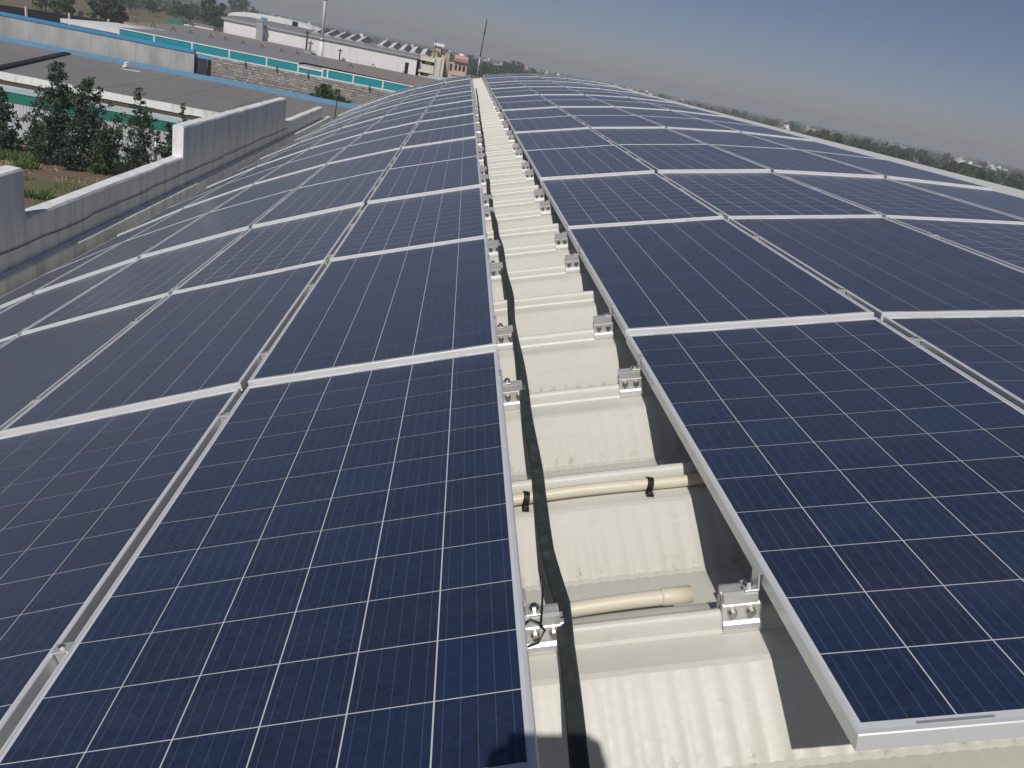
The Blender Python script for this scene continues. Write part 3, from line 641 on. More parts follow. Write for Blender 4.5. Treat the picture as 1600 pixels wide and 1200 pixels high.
# plastered rear wall with blue coping, steel door, rubble stone wall
yw = 75.0; zw = Z(0, 18, yw)-.27; xg0, xg1 = X(303, 100, yw), X(330, 100, yw); zs = Z(400, 102, yw)
t = empty('plaster_wall', (-50, yw, GZ)); MB().box(-40, xg0+50, 0, .35, 0, zw-GZ).build('wall', 'cement', t); MB().box(-40, xg0+50.0, -.08, .42, zw-GZ+.003, zw-GZ+.26, .02).build('coping', 'blue', t)
tag(t, 'stained grey plaster wall topped by a bright blue coping', 'wall')
t = empty('steel_door', ((xg0+xg1)/2, yw+.5, GZ)); hw = (xg1-xg0)/2
for a, b in ((-hw-.1, hw*.3), (hw*.3+.04, hw+.1)): MB().box(a, b, 0, .06, 0, zs-GZ-.05).build('door_leaf', 'steeldoor' if a < -.5 else 'dark', t)
MB().box(-hw-.1, hw+.1, -.05, -.01, zs-GZ-.35, zs-GZ-.06).build('header', 'blue2', t)
tag(t, 'dark steel sliding door between the plaster wall and stone wall', 'door')
t = empty('stone_wall', (-18, yw, GZ)); xe = -6.0
MB().box(xg1+18, xe+18, .03, .5, 0, zs-GZ).build('mortar_core', 'mortar', t)
k = MB(); tone = []; rr = random.Random(11); z_ = zs-GZ-2.9
while z_ < zs-GZ-.05:
    h_ = rr.uniform(.15, .30); h_ = min(h_, zs-GZ-z_); x_ = xg1+18
    while x_ < xe+18:
        l_ = rr.uniform(.22, .65); e = min(x_+l_, xe+18); nb = len(k.f); c = .02; d0 = rr.uniform(-.045, -.005)
        a_ = [rr.uniform(0, .035) for _ in range(4)]; kk = len(k.v)
        k.v += [(x_+c, .04, z_+a_[0]), (e-c, .04, z_+a_[1]), (e-c, .04, z_+h_-.012), (x_+c, .04, z_+h_-a_[3]-.01), (x_+c+.02, d0, z_+a_[0]+.02), (e-c-.02, d0, z_+a_[1]+.02), (e-c-.02, d0+rr.uniform(0, .02), z_+h_-.035), (x_+c+.02, d0, z_+h_-a_[3]-.03)]
        k.f += [tuple(kk+i for i in q) for q in ((4, 5, 6, 7), (0, 1, 5, 4), (1, 2, 6, 5), (2, 3, 7, 6), (3, 0, 4, 7))]
        tone += [rr.random()]*5; x_ = e
    z_ += h_
o = k.build('stones', 'stone', t); at = o.data.attributes.new('tone', 'FLOAT', 'FACE'); at.data.foreach_set('value', tone); o['kind'] = 'stuff'
tag(t, 'rubble stone wall with rust streaks below the teal building', 'wall')
# rusty brackets with streaks on the stone wall
for i, (u, v) in enumerate(((384, 100), (433, 108), (482, 117), (578, 137))):
    p_ = aty(u, v, yw-.08); o = MB().box(-.05, .05, -.12, .05, -.22, .25).box(-.14, -.05, -.05, .03, -.1, .0).build('wall_bracket', 'rust'); o.location = p_; tag(o, 'rusty iron bracket fixed high on the rubble stone wall', 'bracket', 'brackets on the stone wall')
# teal clad building above
yt = 76.5; ztop = Z(400, 86, yt); zbt = zs-.02; xL, xR = X(186, 45, yt), -7.0; ts = (xR-xL)/12
t = empty('teal_building', (xL, yt, GZ)); zT = ztop-GZ
pan = [186, 241, 301, 359, 416, 465]
xb = [X(u, 60+(u-186)*.2, yt)-xL for u in (186, 241, 300, 358, 416, 465, 503, 511, 551, 597, 641, 690)]; xb[0] = 0
for a, b in zip(xb[:-1], xb[1:]):
    if abs(a-xb[5]) < .01: MB().box(a+.04, b-.04, 0, .1, zbt-GZ, zbt-GZ+.45).build('cladding_panel', 'teal', t)
    else: MB().box(a+.04, b-.04, 0, .1, zbt-GZ, zT-.06).build('cladding_panel', 'teal', t)
for x_ in xb: MB().box(x_-.06, x_+.06, -.05, .13, zbt-GZ-.02, zT-.02).build('white_trim', 'white', t)
MB().box(0-.06, xb[5], -.055, .14, zT-.07, zT+.03).build('white_trim', 'white', t); MB().box(xb[6], xb[-1], -.055, .14, zT-.07, zT+.03).build('white_trim', 'white', t)
MB().box(xb[2], xb[-1], -.058, -.002, zbt-GZ-.06, zbt-GZ+.06).build('white_trim', 'white', t); MB().box(xb[5], xb[6], -.056, .14, zbt-GZ+.46, zbt-GZ+.58).build('white_trim', 'white', t)
MB().box(0, xb[-1], .14, 20, 0, zT-.08).build('body', 'cement', t)
yr = 97-yt
k = MB(); k.v = [(-.2, 0, zT+.04), (xb[5], 0, zT+.04), (xb[5], yr, zT+.22), (2.0, yr, zT+.22)]; k.f = [(0, 1, 2, 3)]; k.build('roof', 'roofgrey', t)
k = MB(); k.quad((xb[5]+.01, 2.6, zT+.065), (xb[-1], 0, zT+.041), (xb[-1], yr, zT+.22), (xb[5]+.01, yr, zT+.22)); k.build('roof', 'roofbrown', t)
MB().box(xb[5]+1.0, xb[6]-.1, .3, 2.4, zbt-GZ+.5, zT-.1).build('louvre_box', 'dark', t); MB().box(xb[5]+2.2, xb[6]-.4, .22, .29, zbt-GZ+.6, zT-.15).build('louvre_pane', 'mint', t)
tag(t, 'long teal clad building with white trim and flat grey roof', 'building')
# roof hooks on the teal building
hook = MB().tube([(-.22, 0, 0), (-.05, 0, .38), (.05, .02, .30), (.22, .02, .0)], .05, 5).mesh('roof_hook', 'rust')
for i, (u, v) in enumerate([(213, 36), (239, 42), (271, 48), (298, 53), (330, 60), (353, 64), (380, 70), (410, 76), (440, 82), (465, 87), (537, 96), (548, 106), (583, 105), (631, 117)]):
    p_ = atz(u, v, ztop+.1); o = inst('roof_hook', hook); o.location = (p_.x, p_.y, p_.z+.0); tag(o, 'small dark bent anchor hook standing on the teal building roof', 'roof hook', 'anchor hooks on the teal building roof')
# white end gable beside the teal building
p0, p1 = aty(95, 33, 79.5), aty(183, 46, 79.5); t = MB().box(p0.x, xL-.1, 79.4, 92, p1.z-.35, p1.z).box(p0.x+2, xL-.3, 79.6, 91, GZ, p1.z-.36).build('white_annex', 'white'); tag(t, 'low white flat-roofed annex beside the teal building behind blue coping', 'building')
# flue stack
pb = aty(500, 96, 99); t = empty('flue_stack', (pb.x, pb.y, pb.z-1.0))
part('stack', MB().tube([(0, 0, 0), (0, 0, 3.4)], .26, 14), 'white', t, True); part('upper_stack', MB().tube([(0, 0, 3.4), (0, 0, 12)], .19, 14), 'white', t, True); part('flange', MB().tube([(0, 0, 3.3), (0, 0, 3.55)], .36, 14), 'galv', t, True); part('flange', MB().tube([(0, 0, 7.6), (0, 0, 7.75)], .28, 14), 'galv', t, True)
part('guy_wire', MB().tube([(-1.6, .2, .5), (-.25, 0, 11.5)], .03, 5), 'galv', t); part('base_slab', MB().box(-2.0, .3, -.8, .8, .9, 1.15), 'white', t); part('fan_box', MB().box(-1.9, -1.1, -.5, .5, 1.16, 1.9), 'galv', t)
tag(t, 'tall white flue stack with flanges rising behind the teal building', 'chimney')
# grey lower roof in front of the white hall
t = empty('flat_roof_block', (-30, 98, GZ)); zq = Z(420, 66, 119)-GZ
p0, p1 = X(262, 45, 112), X(478, 80, 112)
MB().box(p0+30, p1+30, 0, 21.5, 0, zq-.2).build('walls', 'cement', t); k = MB(); k.quad((p0+30, 0, zq-.18), (p1+30, 0, zq-.18), (p1+30, 21.6, zq+.05), (p0+30, 21.6, zq+.05)); k.build('roof', 'roofbrown', t)
tag(t, 'dusty brown flat roof in front of the white hall', 'building')
# white hall with monitor roof
yh = 120.0; xa, xb_ = X(350, 30, yh), X(651, 100, yh); zh = Z(500, 60, yh); t = empty('white_hall', (xa, yh, GZ)); Lh = xb_-xa; H = zh-GZ
for i in range(7): MB().box(Lh*i/7+.005, Lh*(i+1)/7-.005, 0, .3, 0, H).build('wall_panel', 'white', t)
MB().box(.3, Lh-.05, .31, 15.5, 0, H-.1).build('body', 'greypost', t)
MB().box(-.3, Lh+.3, -.25, -.003, H-.05, H+.22).build('eave_gutter', 'galv', t)
k = MB(); k.v = [(-.3, 0, H+.1), (Lh+.3, 0, H+.1), (Lh+.3, 4, H+.55), (-.3, 4, H+.55)]; k.f = [(0, 1, 2, 3)]; k.build('roof', 'roofgrey', t)
k = MB(); k.v = [(-.3, 4, H+.55), (Lh+.3, 4, H+.55), (Lh+.3, 15, H+.75), (-.3, 15, H+.75)]; k.f = [(0, 1, 2, 3)]; k.build('roof', 'roofgrey', t)
x0_ = X(490, 45, yh+5)-xa; nT = 12; pt = (X(690, 88, yh+5)-xa-x0_)/nT
for i in range(nT):
    if i == 5: continue
    a = x0_+pt*i; b = a+pt*.96
    lt = MB(); lt.v = [(a, 3.2, H+.46), (a+pt*.48, 3.2, H+.75), (a+pt*.48, 12, H+1.55), (a, 12, H+1.25)]; lt.f = [(0, 1, 2, 3)]; sl = lt.build('skylight', 'white', t)
    gl = MB(); gl.v = [(a+pt*.48, 3.2, H+.75), (b, 3.2, H+.46), (b, 12, H+1.0), (a+pt*.48, 12, H+1.55)]; gl.f = [(0, 1, 2, 3)]; gl.build('pane', 'greypane', sl)
    fr = MB(); fr.v = [(a, 3.2, H+.40), (b, 3.2, H+.40), (b, 3.2, H+.46), (a+pt*.48, 3.2, H+.75), (a, 3.2, H+.46)]; fr.f = [(0, 1, 2, 3, 4)]; fr.build('cheek', 'galv', sl)
p_ = aty(635, 107, yh); MB().box(p_.x-xa-.25, p_.x-xa+.25, -.06, -.003, p_.z-GZ-.8, p_.z-GZ+.8).build('window', 'dark', t)
tag(t, 'long white hall with grey roof and a row of sawtooth skylights', 'building')
for (u, v0, v1, rad, nm, lab) in ((405, 68, 33, .42, 'vent_duct', 'square grey ventilation duct rising in front of the white hall'), (478, 82, 48, .13, 'pipe_post', 'thin dark pipe post against the white hall wall'), (530, 95, 76, .10, 'pipe_post', 'short rusty pipe post before the white hall')):
    p0, p1 = aty(u, v0, yh-1.2), aty(u, v1, yh-1.2); mt = 'galv' if rad > .3 else 'rust'
    o = (MB().box(-rad, rad, -rad, rad, GZ-p0.z, p1.z-p0.z).box(-rad-.1, rad+.1, -rad-.1, rad+.1, p1.z-p0.z+.003, p1.z-p0.z+.2) if rad > .3 else MB().tube([(0, 0, GZ-p0.z), (0, 0, p1.z-p0.z)], rad, 8).tube([(-.35, 0, p1.z-p0.z-.25), (.35, 0, p1.z-p0.z-.2)], .08, 6)).build(nm, mt); o.location = p0; fixn(o.data); tag(o, lab, 'duct' if rad > .3 else 'post')
# arched white hall behind
ya = 141.0; xl, xr = X(425, 30, ya), X(492, 50, ya); zb_, zt_ = Z(492, 51, ya), Z(425, 25, ya); t = empty('arched_hall', ((xl+xr)/2, ya, GZ)); wH = (xr-xl)
outl = [(wH/2*math.cos(math.pi*q/16*.5), (zb_-GZ)+(zt_-zb_)*math.sin(math.pi*q/16*.5)) for q in range(17)]; outl = outl+[(-x_-0, z_) for x_, z_ in outl[::-1][1:]]
outl = [(x_*2.0-wH*.5, z_) for x_, z_ in outl]
k = MB(); n = len(outl)
for y_ in (0, 14): k.v += [(x_, y_, z_) for x_, z_ in outl]+[(outl[-1][0], y_, 0), (outl[0][0], y_, 0)]
n2 = n+2
for i in range(n2): k.f.append((i, n2+i, n2+(i+1) % n2, (i+1) % n2))
k.f += [tuple(range(n2)), tuple(range(n2, 2*n2))[::-1]]; o = k.build('shell', 'white', t); fixn(o.data)
p_ = aty(461, 40, ya); MB().box(p_.x-(xl+xr)/2-.45, p_.x-(xl+xr)/2+.45, -.06, -.004, p_.z-GZ-.7, p_.z-GZ+.6).build('window', 'darkglass', t); p_ = aty(413, 30, ya); MB().box(p_.x-(xl+xr)/2-.5, p_.x-(xl+xr)/2+.5, -.06, -.004, p_.z-GZ-.25, p_.z-GZ+.25).build('window', 'blue2', t)
tag(t, 'white hall with a curved barrel roof behind the long hall', 'building')
# cream office block
yo = 121.0; xo0, xo1, xo2 = X(656, 95, yo), X(679, 105, yo), X(693, 105, yo); t = empty('cream_office', (xo0, yo, GZ)); zo = Z(668, 89, yo)-GZ
D = xo1-xo0; W2 = xo2-xo0
zfl = [0, Z(664, 119, yo)-GZ, Z(664, 113.5, yo)-GZ, Z(667, 101, yo)-GZ, Z(667, 95.5, yo)-GZ, zo]
for a, b in ((0, 1), (2, 3), (4, 5)): MB().box(0, D, 0, 8, zfl[a], zfl[b]).build('wall', 'cream', t)
for a, b in ((1, 2), (3, 4)):
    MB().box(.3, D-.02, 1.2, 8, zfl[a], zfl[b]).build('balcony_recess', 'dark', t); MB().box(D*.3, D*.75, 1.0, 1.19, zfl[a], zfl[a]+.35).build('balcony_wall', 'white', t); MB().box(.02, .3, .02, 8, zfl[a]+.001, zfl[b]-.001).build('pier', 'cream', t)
    MB().box(-.08, D, -.25, -.003, zfl[b], zfl[b]+.15).build('ledge', 'cream', t)
MB().box(D+.003, W2, -.3, 8, 0, zo+.25).build('stair_tower', 'cream', t); MB().box(W2*.72, W2+.6, 4.5, 9, 0, zo+1.0).build('rear_block', 'tan', t)
for q in (.35, .6): MB().box(W2*q+.9, W2*q+1.05, -.34, -.303, 1, zo).build('drain_pipe', 'greypost', t)
part('water_tank', MB().tube([(D*.85, 3, zo), (D*.85, 3, zo+.95)], .55, 12).box(D*.85-.6, D*.85+.6, 2.4, 3.6, zo+.96, zo+1.1), 'tan', t); part('antenna', MB().tube([(D*.8, 2, zo), (D*.82, 2, zo+2.6)], .05, 6), 'rust', t); MB().box(D*.7, D*1.4, 3.5, 5, zo+1.7, zo+2.1).build('roof_slab', 'white', t); MB().box(D*.8, D*1.2, 3.8, 4.6, zo+.26, zo+1.69).build('stair_head', 'tan', t)
tag(t, 'cream three storey office block with dark balcony recesses beside the hall', 'building')
p0 = aty(700, 126, 110); o = MB().box(-2.6, 2.2, 0, 9, GZ-p0.z, -.25).build('low_roof', 'white'); k = MB(); 
o2 = MB().box(-2.8, 2.4, -.2, 9.2, -.24, .0).build('roof', 'mint', o); o.location = p0; o.name = 'pale_roofed_shed'; tag(o, 'small shed with pale mint roof below the pink house', 'shed')
# pink house
yp = 215.0; xp0, xp1 = X(709, 100, yp), X(729, 110, yp); zP = Z(715, 86, yp)-GZ; t = empty('pink_house', (xp0, yp, GZ)); Wp = xp1-xp0
MB().box(0, Wp, 0, 8, 0, zP-1.5).build('wall', 'pink', t); MB().box(-.2, Wp+.1, -.2, 8.2, zP*.46, zP*.50).build('floor_band', 'pink', t); k = MB(); k.v = [(-.1, -.7, zP-1.5), (Wp+.1, -.7, zP-1.5), (Wp+.1, .1, zP-.75), (-.1, .1, zP-.75)]; k.f = [(0, 1, 2, 3)]; k.build('tiled_awning', 'terracotta', t)
MB().box(0, Wp, .12, 8, zP-1.497, zP).build('parapet', 'pink', t)
for q in (.18, .48, .78): MB().box(Wp*q-.3, Wp*q+.32, -.06, -.003, zP*.60, zP*.74).build('window', 'dark', t)
MB().box(Wp*.5, Wp*.82, -.06, -.003, zP*.24, zP*.40).build('window', 'dark', t)
MB().box(-2.0, -.003, 1, 8, 0, zP*.78).build('side_wing', 'pink', t); MB().box(-3.6, -2.003, 2, 8, 0, zP*.66).build('porch_block', 'pink', t); MB().box(-.9, -.3, .92, .997, zP*.56, zP*.74).build('window', 'dark', t); MB().box(Wp*.3, Wp*.6, 2, 4, zP+.003, zP+.5).build('water_tank', 'white', t)
tag(t, 'salmon pink two storey house with terracotta awning and small windows', 'house')

# ---------------------------------------------------------------- vegetation
def set_tone(me, vals):
    at = me.attributes.new('tone', 'FLOAT', 'FACE'); at.data.foreach_set('value', vals)
def leaf_cloud(name, mat, clumps, per, size, seed, flat=.5):
    """clumps: (x,y,z,r); leaf quads spread through each clump, tone random per leaf and per clump"""
    r = np.random.default_rng(seed); V = []; T = []
    for (cx, cy, cz, cr) in clumps:
        n = max(3, int(per*(cr**2)))
        d = r.normal(size=(n, 3)); d /= np.linalg.norm(d, axis=1)[:, None]; rad = cr*(r.random(n)**.45); c = np.array([cx, cy, cz])+d*rad[:, None]*np.array([1, 1, .85])
        nn = d+r.normal(size=(n, 3))*.8; nn /= np.linalg.norm(nn, axis=1)[:, None]; a = np.cross(nn, r.normal(size=(n, 3))); a /= np.linalg.norm(a, axis=1)[:, None]; b = np.cross(nn, a)
        L = size*(.6+.8*r.random(n))[:, None]; a = a*L; b = b*L*flat
        V.append(np.stack([c-a, c-b*.9+a*.1, c+a, c+b*.9+a*.1], 1)); T.append(np.clip(r.normal(.45, .22, n)+r.normal(0, .12), 0, 1))
    V = np.concatenate(V); T = np.concatenate(T); n = len(V); me = bpy.data.meshes.new(name)
    me.vertices.add(n*4); me.vertices.foreach_set('co', V.reshape(-1)); me.loops.add(n*4); me.loops.foreach_set('vertex_index', np.arange(n*4)); me.polygons.add(n)
    me.polygons.foreach_set('loop_start', np.arange(n)*4); me.polygons.foreach_set('loop_total', np.full(n, 4)); me.update(calc_edges=True); me.materials.append(M[mat]); set_tone(me, T); return me
def near_tree(name, base, h, wid, seed, lab, mat='leafblue', leaders=1, group=None, leaf=.10, per=420):
    r = random.Random(seed); t = empty(name, base); mb = MB(); cl = []
    for L in range(leaders):
        ox = (L-(leaders-1)/2)*wid*.55; hh = h*(1-.08*L); lean = r.uniform(-.1, .1)
        mb.tube([(ox*.3, 0, 0), (ox*.6, 0, hh*.25), (ox+lean, .05, hh*.6), (ox+lean*1.5, .1, hh*.95)], [.09*h/5, .07*h/5, .045*h/5, .01], 7)
        for z_ in np.arange(h*.04, hh, h*.05):
            q = z_/hh; rad = wid*.47*(1.0-max(0, q-.42)**1.25*1.65)*(.80+.20*min(1, q/.15)); nb = r.randint(5, 7) if q < .75 else 3
            for b in range(nb):
                a = r.uniform(0, 6.28); rr_ = max(.06, rad*r.uniform(.45, 1.1)); tip = (ox+lean*q*1.5+math.cos(a)*rr_, math.sin(a)*rr_, z_+rr_*r.uniform(.1, .55)); mb.tube([(ox+lean*q*1.4, 0, z_), tip], [.022, .006], 4, False)
                cl.append((*tip, r.uniform(.14, .34)*(1.15-q*.55)*wid/2.4))
                if r.random() < .8: cl.append(((tip[0]+ox)/2, tip[1]/2, z_+.1, r.uniform(.16, .32)*(1.1-q*.5)*wid/2.4))
        cl.append((ox+lean*1.6, .1, hh, .12)); cl.append((ox+lean*1.6, .1, hh*.95, .17))
    mb.build('trunk', 'bark', t); link(bpy.data.objects.new('crown', leaf_cloud('crown', mat, cl, per, leaf, seed)), t)
    return tag(t, lab, 'tree', group)
def ground_at(u, v): return atz(u, v, GZ)
def tree_px(u, vb, vt, wpx, y, seed, lab, **kw):
    base = aty(u, vb, y); top = aty(u+(vb-vt)*.10, vt, y); sc = (aty(u+wpx/2, vb, y)-aty(u-wpx/2, vb, y)).length
    h = top.z-GZ; near_tree(kw.pop('name', 'bushy_tree'), (base.x, y, GZ), h, sc, seed, lab, **kw)
tree_px(8, 240, 143, 52, 47.0, 1, 'dense dark green tree at the field edge beside tallest tree')
tree_px(116, 248, 110, 92, 46.0, 2, 'tallest bushy tree with two pointed tops before the sheet fence', leaders=2)
tree_px(58, 236, 190, 30, 47.5, 21, 'short bluish bush squeezed between two taller trees', name='bush')
tree_px(160, 250, 205, 40, 45.6, 22, 'rounded green bush at the foot of the tallest tree', name='bush', mat='leafgreen')
tree_px(220, 262, 143, 60, 46.5, 3, 'slim conical tree right before the white parapet end', mat='leafblue')
tree_px(264, 268, 195, 40, 47.5, 4, 'small dark tree half hidden behind the high parapet')
tree_px(284, 225, 165, 24, 52.0, 5, 'thin tree top peeping over the high parapet', mat='leafgreen')
sb = aty(514, 168, 74.55); r = random.Random(6); cl = []; mb = MB(); t = empty('shrub', sb)
for b in range(26):
    a_ = r.uniform(0, 6.28); q = r.random()**.5; tip = (math.cos(a_)*1.75*q, math.sin(a_)*.3*q, 2.0*math.sqrt(max(0, 1-(q*.85)**2))*r.uniform(.55, 1.0)); mb.tube([(0, 0, 0), (tip[0]*.5, tip[1]*.5, tip[2]*.6), tip], [.04, .025, .01], 4, False)
    cl.append((*tip, r.uniform(.22, .36))); cl.append((tip[0]*.7, tip[1]*.7, tip[2]*.6, r.uniform(.22, .34)))
mb.build('stems', 'bark', t); link(bpy.data.objects.new('crown', leaf_cloud('crown', 'leafgreen', cl, 420, .13, 6)), t); tag(t, 'leafy green shrub growing against the rubble stone wall', 'shrub')
# thin garden post with crossbar by the parapet
p_ = ground_at(243, 268); t = empty('garden_post', (p_.x, p_.y, GZ)); h_ = aty(243, 212, p_.y).z-GZ
part('post', MB().tube([(0, 0, 0), (0, 0, h_)], .09, 8), 'galv', t, True); part('crossbar', MB().tube([(-.1, 0, h_*.82), (1.6, .1, h_*.86)], .05, 6), 'rust', t); tag(t, 'grey post with dark crossbar standing by the trees', 'post')
p_ = aty(521, 190, 60); t = MB().tube([(0, 0, -1.0), (.12, 0, 1.5)], .05, 6).build('thin_rod', 'rust'); t.location = p_; tag(t, 'thin dark rod standing on the shed roof past the parapet', 'rod')
# weeds in the field
def blades(name, mat, spots, seed, n, hgt):
    r = np.random.default_rng(seed); V = []; T = []
    for (x_, y_, rad, z0) in spots:
        m_ = int(n*max(.3, rad)); a = r.uniform(0, 6.28, m_); q = rad*np.sqrt(r.random(m_)); bx = x_+np.cos(a)*q; by = y_+np.sin(a)*q; hh = hgt*(.4+r.random(m_))
        d = r.uniform(0, 6.28, m_); wx = np.cos(d)*.035; wy = np.sin(d)*.035; lx_, ly_ = r.normal(0, .5, m_)*hh, r.normal(0, .5, m_)*hh
        z0 = np.full(m_, z0)
        V.append(np.stack([np.stack([bx-wx, by-wy, z0], 1), np.stack([bx+wx, by+wy, z0], 1), np.stack([bx+lx_+wx*.3, by+ly_+wy*.3, z0+hh], 1), np.stack([bx+lx_-wx*.3, by+ly_-wy*.3, z0+hh], 1)], 1)); T.append(r.random(m_))
    V = np.concatenate(V); n_ = len(V); me = bpy.data.meshes.new(name); me.vertices.add(n_*4); me.vertices.foreach_set('co', V.reshape(-1)); me.loops.add(n_*4); me.loops.foreach_set('vertex_index', np.arange(n_*4)); me.polygons.add(n_)
    me.polygons.foreach_set('loop_start', np.arange(n_)*4); me.polygons.foreach_set('loop_total', np.full(n_, 4)); me.update(calc_edges=True); me.materials.append(M[mat]); set_tone(me, np.concatenate(T)); return link(bpy.data.objects.new(name, me))
sp = []
for (u, v, r_) in ((10, 243, 1.5), (28, 248, 1.2), (145, 264, 1.0), (150, 268, .8), (42, 262, .6), (60, 308, .7), (30, 222, .9), (135, 262, .6)):
    p_ = ground_at(u, v); sp.append((p_.x, p_.y, r_, GZ+.02))
o = blades('weeds', 'grass', sp, 3, 900, .22); tag(o, 'green weed clumps growing in the bare field', 'weeds', kind='stuff')
sp = [(random.uniform(-34, -12), random.uniform(22, 45), random.uniform(.5, 1.6), GZ+.02) for _ in range(110)]
o = blades('dry_grass', 'drygrass', sp[:60], 5, 150, .08); tag(o, 'short dry grass scattered over the field', 'grass', kind='stuff')
o = blades('grass', 'grass', sp[50:], 6, 190, .09); tag(o, 'short green grass scattered over the field', 'grass', kind='stuff')
o = blades('dry_stalks', 'drygrass', [(-10.15, 10.9, .10, -3.62), (-10.12, 11.25, .06, -3.62)], 8, 60, .36); o.data.transform(Matrix.Identity(4)); tag(o, 'dry grass stalks sprouting from the gutter', 'grass', kind='stuff')

# far things on the left: netted fence, road strip, fields
def strip(name, mat, pa, pb, wid, dz):
    a, b = ground_at(*pa), ground_at(*pb); d = (b-a).normalized(); n_ = Vector((-d.y, d.x, 0))*wid; z_ = GZ+dz
    o = MB().quad((a.x, a.y, z_), (b.x, b.y, z_), (b.x+n_.x, b.y+n_.y, z_), (a.x+n_.x, a.y+n_.y, z_)).build(name, mat); tag(o, kind='structure'); return o
a = ground_at(0, 24); b = ground_at(200, 52); d = (b-a).normalized(); a = a-d*40; Lf = (b-a).length; ang = math.atan2(d.y, d.x); t = empty('netted_fence', (a.x, a.y, GZ), ang)
for i in range(int(Lf/9)): MB().box(i*9+.05, i*9+8.95, -.02, .02, .1, 1.9).build('net_panel', 'net', t)
for i in range(int(Lf/9)+1): MB().box(i*9-.16, i*9+.16, -.30, -.03, 0, 2.3).build('post', 'white', t)
tag(t, 'dark netted fence with white concrete posts beyond the blue coping', 'fence')
strip('road', 'asphalt', (60, -14), (420, 42), 9, .03); strip('field', 'sand', (225, -3), (372, 29), 60, .05); strip('field', 'sand', (150, -8), (330, 28), 12, .04); strip('field', 'sand', (755, 98), (860, 118), 40, .05)
p_ = ground_at(283, 52); t = empty('green_truck', (p_.x, p_.y, GZ), -.15); sc = p_.length/160
part('cargo_box', MB().box(-3.2, 1.0, -1.2, 1.2, .9, 3.3), 'green', t); part('cab', MB().box(1.1, 2.9, -1.1, 1.1, .6, 2.6, .3), 'white', t); part('chassis', MB().box(-3.1, 2.6, -.6, .6, .5, .85), 'rust', t)
for q in (-2.2, 2.0):
    for e in (-1.05, 1.05): part('wheel', MB().tube([(q, e-.12, .48), (q, e+.12, .48)], .48, 12), 'black', t)
tag(t, 'small green truck with white cab parked beyond the teal roof', 'truck')
p_ = ground_at(318, 58); t = empty('white_cabin', (p_.x, p_.y, GZ)); MB().box(-2.6, 2.6, 0, 3, 0, 3.0).build('walls', 'white', t); MB().box(-2.8, 2.8, -.3, 3.3, 3.003, 3.2).build('roof', 'galv', t); MB().box(-1.2, .2, -.06, -.003, 0, 2.0).build('door', 'white', t); MB().box(1.0, 1.9, -.05, -.003, 1.2, 2.0).build('window', 'darkglass', t); tag(t, 'small white cabin beside the green truck', 'cabin')

# scattered far trees (individual) and the wood on the plain
variants = []
for q in range(6):
    r = random.Random(40+q); cl = [(r.gauss(0, .9), r.gauss(0, .9), 1.6+abs(r.gauss(1.5, .9)), r.uniform(.5, 1.0)) for _ in range(16)]
    tr = MB().tube([(0, 0, 0), (.1, 0, 1.2), (0, .1, 2.6)], [.18, .14, .06], 6); 
    for b in range(4): a_ = r.uniform(0, 6.28); tr.tube([(0, 0, 1.2+b*.25), (math.cos(a_)*1.1, math.sin(a_)*1.1, 2.4+b*.2)], [.08, .03], 5, False)
    variants.append((leaf_cloud('crown', 'leafgreen' if q % 3 == 2 else 'leafdark', cl, 60, .34, 60+q, .7), tr.mesh('trunk', 'bark')))
def far_tree(x_, y_, s_, lab, grp, q=None):
    q = random.randrange(6) if q is None else q; t = empty('field_tree', (x_, y_, GZ), random.uniform(0, 6.28)); t.scale = (s_, s_, s_*random.uniform(.85, 1.15)); inst('trunk', variants[q][1], t); inst('crown', variants[q][0], t); return tag(t, lab, 'tree', grp)
def sector(u0, v0, n, du, dv, smin, smax, lab, grp):
    for _ in range(n):
        u, v = u0+random.uniform(-du, du), 0; v = v0+(u-u0)*.206+random.uniform(-dv, dv); p_ = ground_at(u, v)
        if p_.y < 0 or p_.length > 1500: continue
        far_tree(p_.x, p_.y, random.uniform(smin, smax), lab, grp)
sector(120, 30, 16, 70, 7, .7, 1.3, 'scrubby green tree by the netted fence', 'trees by the netted fence')
sector(240, 20, 22, 90, 12, .8, 1.5, 'dark green tree between the sandy fields and road', 'trees between the sandy fields')
sector(310, 42, 8, 40, 7, .9, 1.5, 'bushy tree behind the green truck', 'trees behind the truck')
for (u, v, s_) in ((365, 34, 3.0), (372, 33, 2.2), (394, 38, 2.0), (330, 50, 2.0)): p_ = ground_at(u, v); far_tree(p_.x, p_.y, s_, 'large dark tree standing behind the white hall end', 'large trees behind the white hall')
for (u, v, s_) in ((742, 118, 1.5), (736, 122, 1.3), (752, 122, 1.5), (706, 128, 1.2), (694, 106, 2.0), (690, 100, 1.8), (732, 110, 1.4), (790, 124, 2.1), (797, 122, 2.4), (808, 127, 1.9), (780, 124, 1.4), (830, 130, 1.5), (768, 128, 1.2), (845, 132, 1.3), (820, 128, 1.2)): p_ = ground_at(u, v); far_tree(p_.x, p_.y, s_, 'leafy green tree growing near the pink house and mast', 'trees near the pink house')
for _ in range(230):
    u = random.uniform(1000, 1650); off = (8+46*random.random()**.8) if u > 1250 else random.uniform(6, 26); p_ = ground_at(u, 262+(u-1600)*.2085+off)
    far_tree(p_.x, p_.y, random.uniform(.85, 1.55), 'dark green tree in the belt beyond the roof crest', 'tree belt beyond the roof crest')
r = np.random.default_rng(9); cl = []
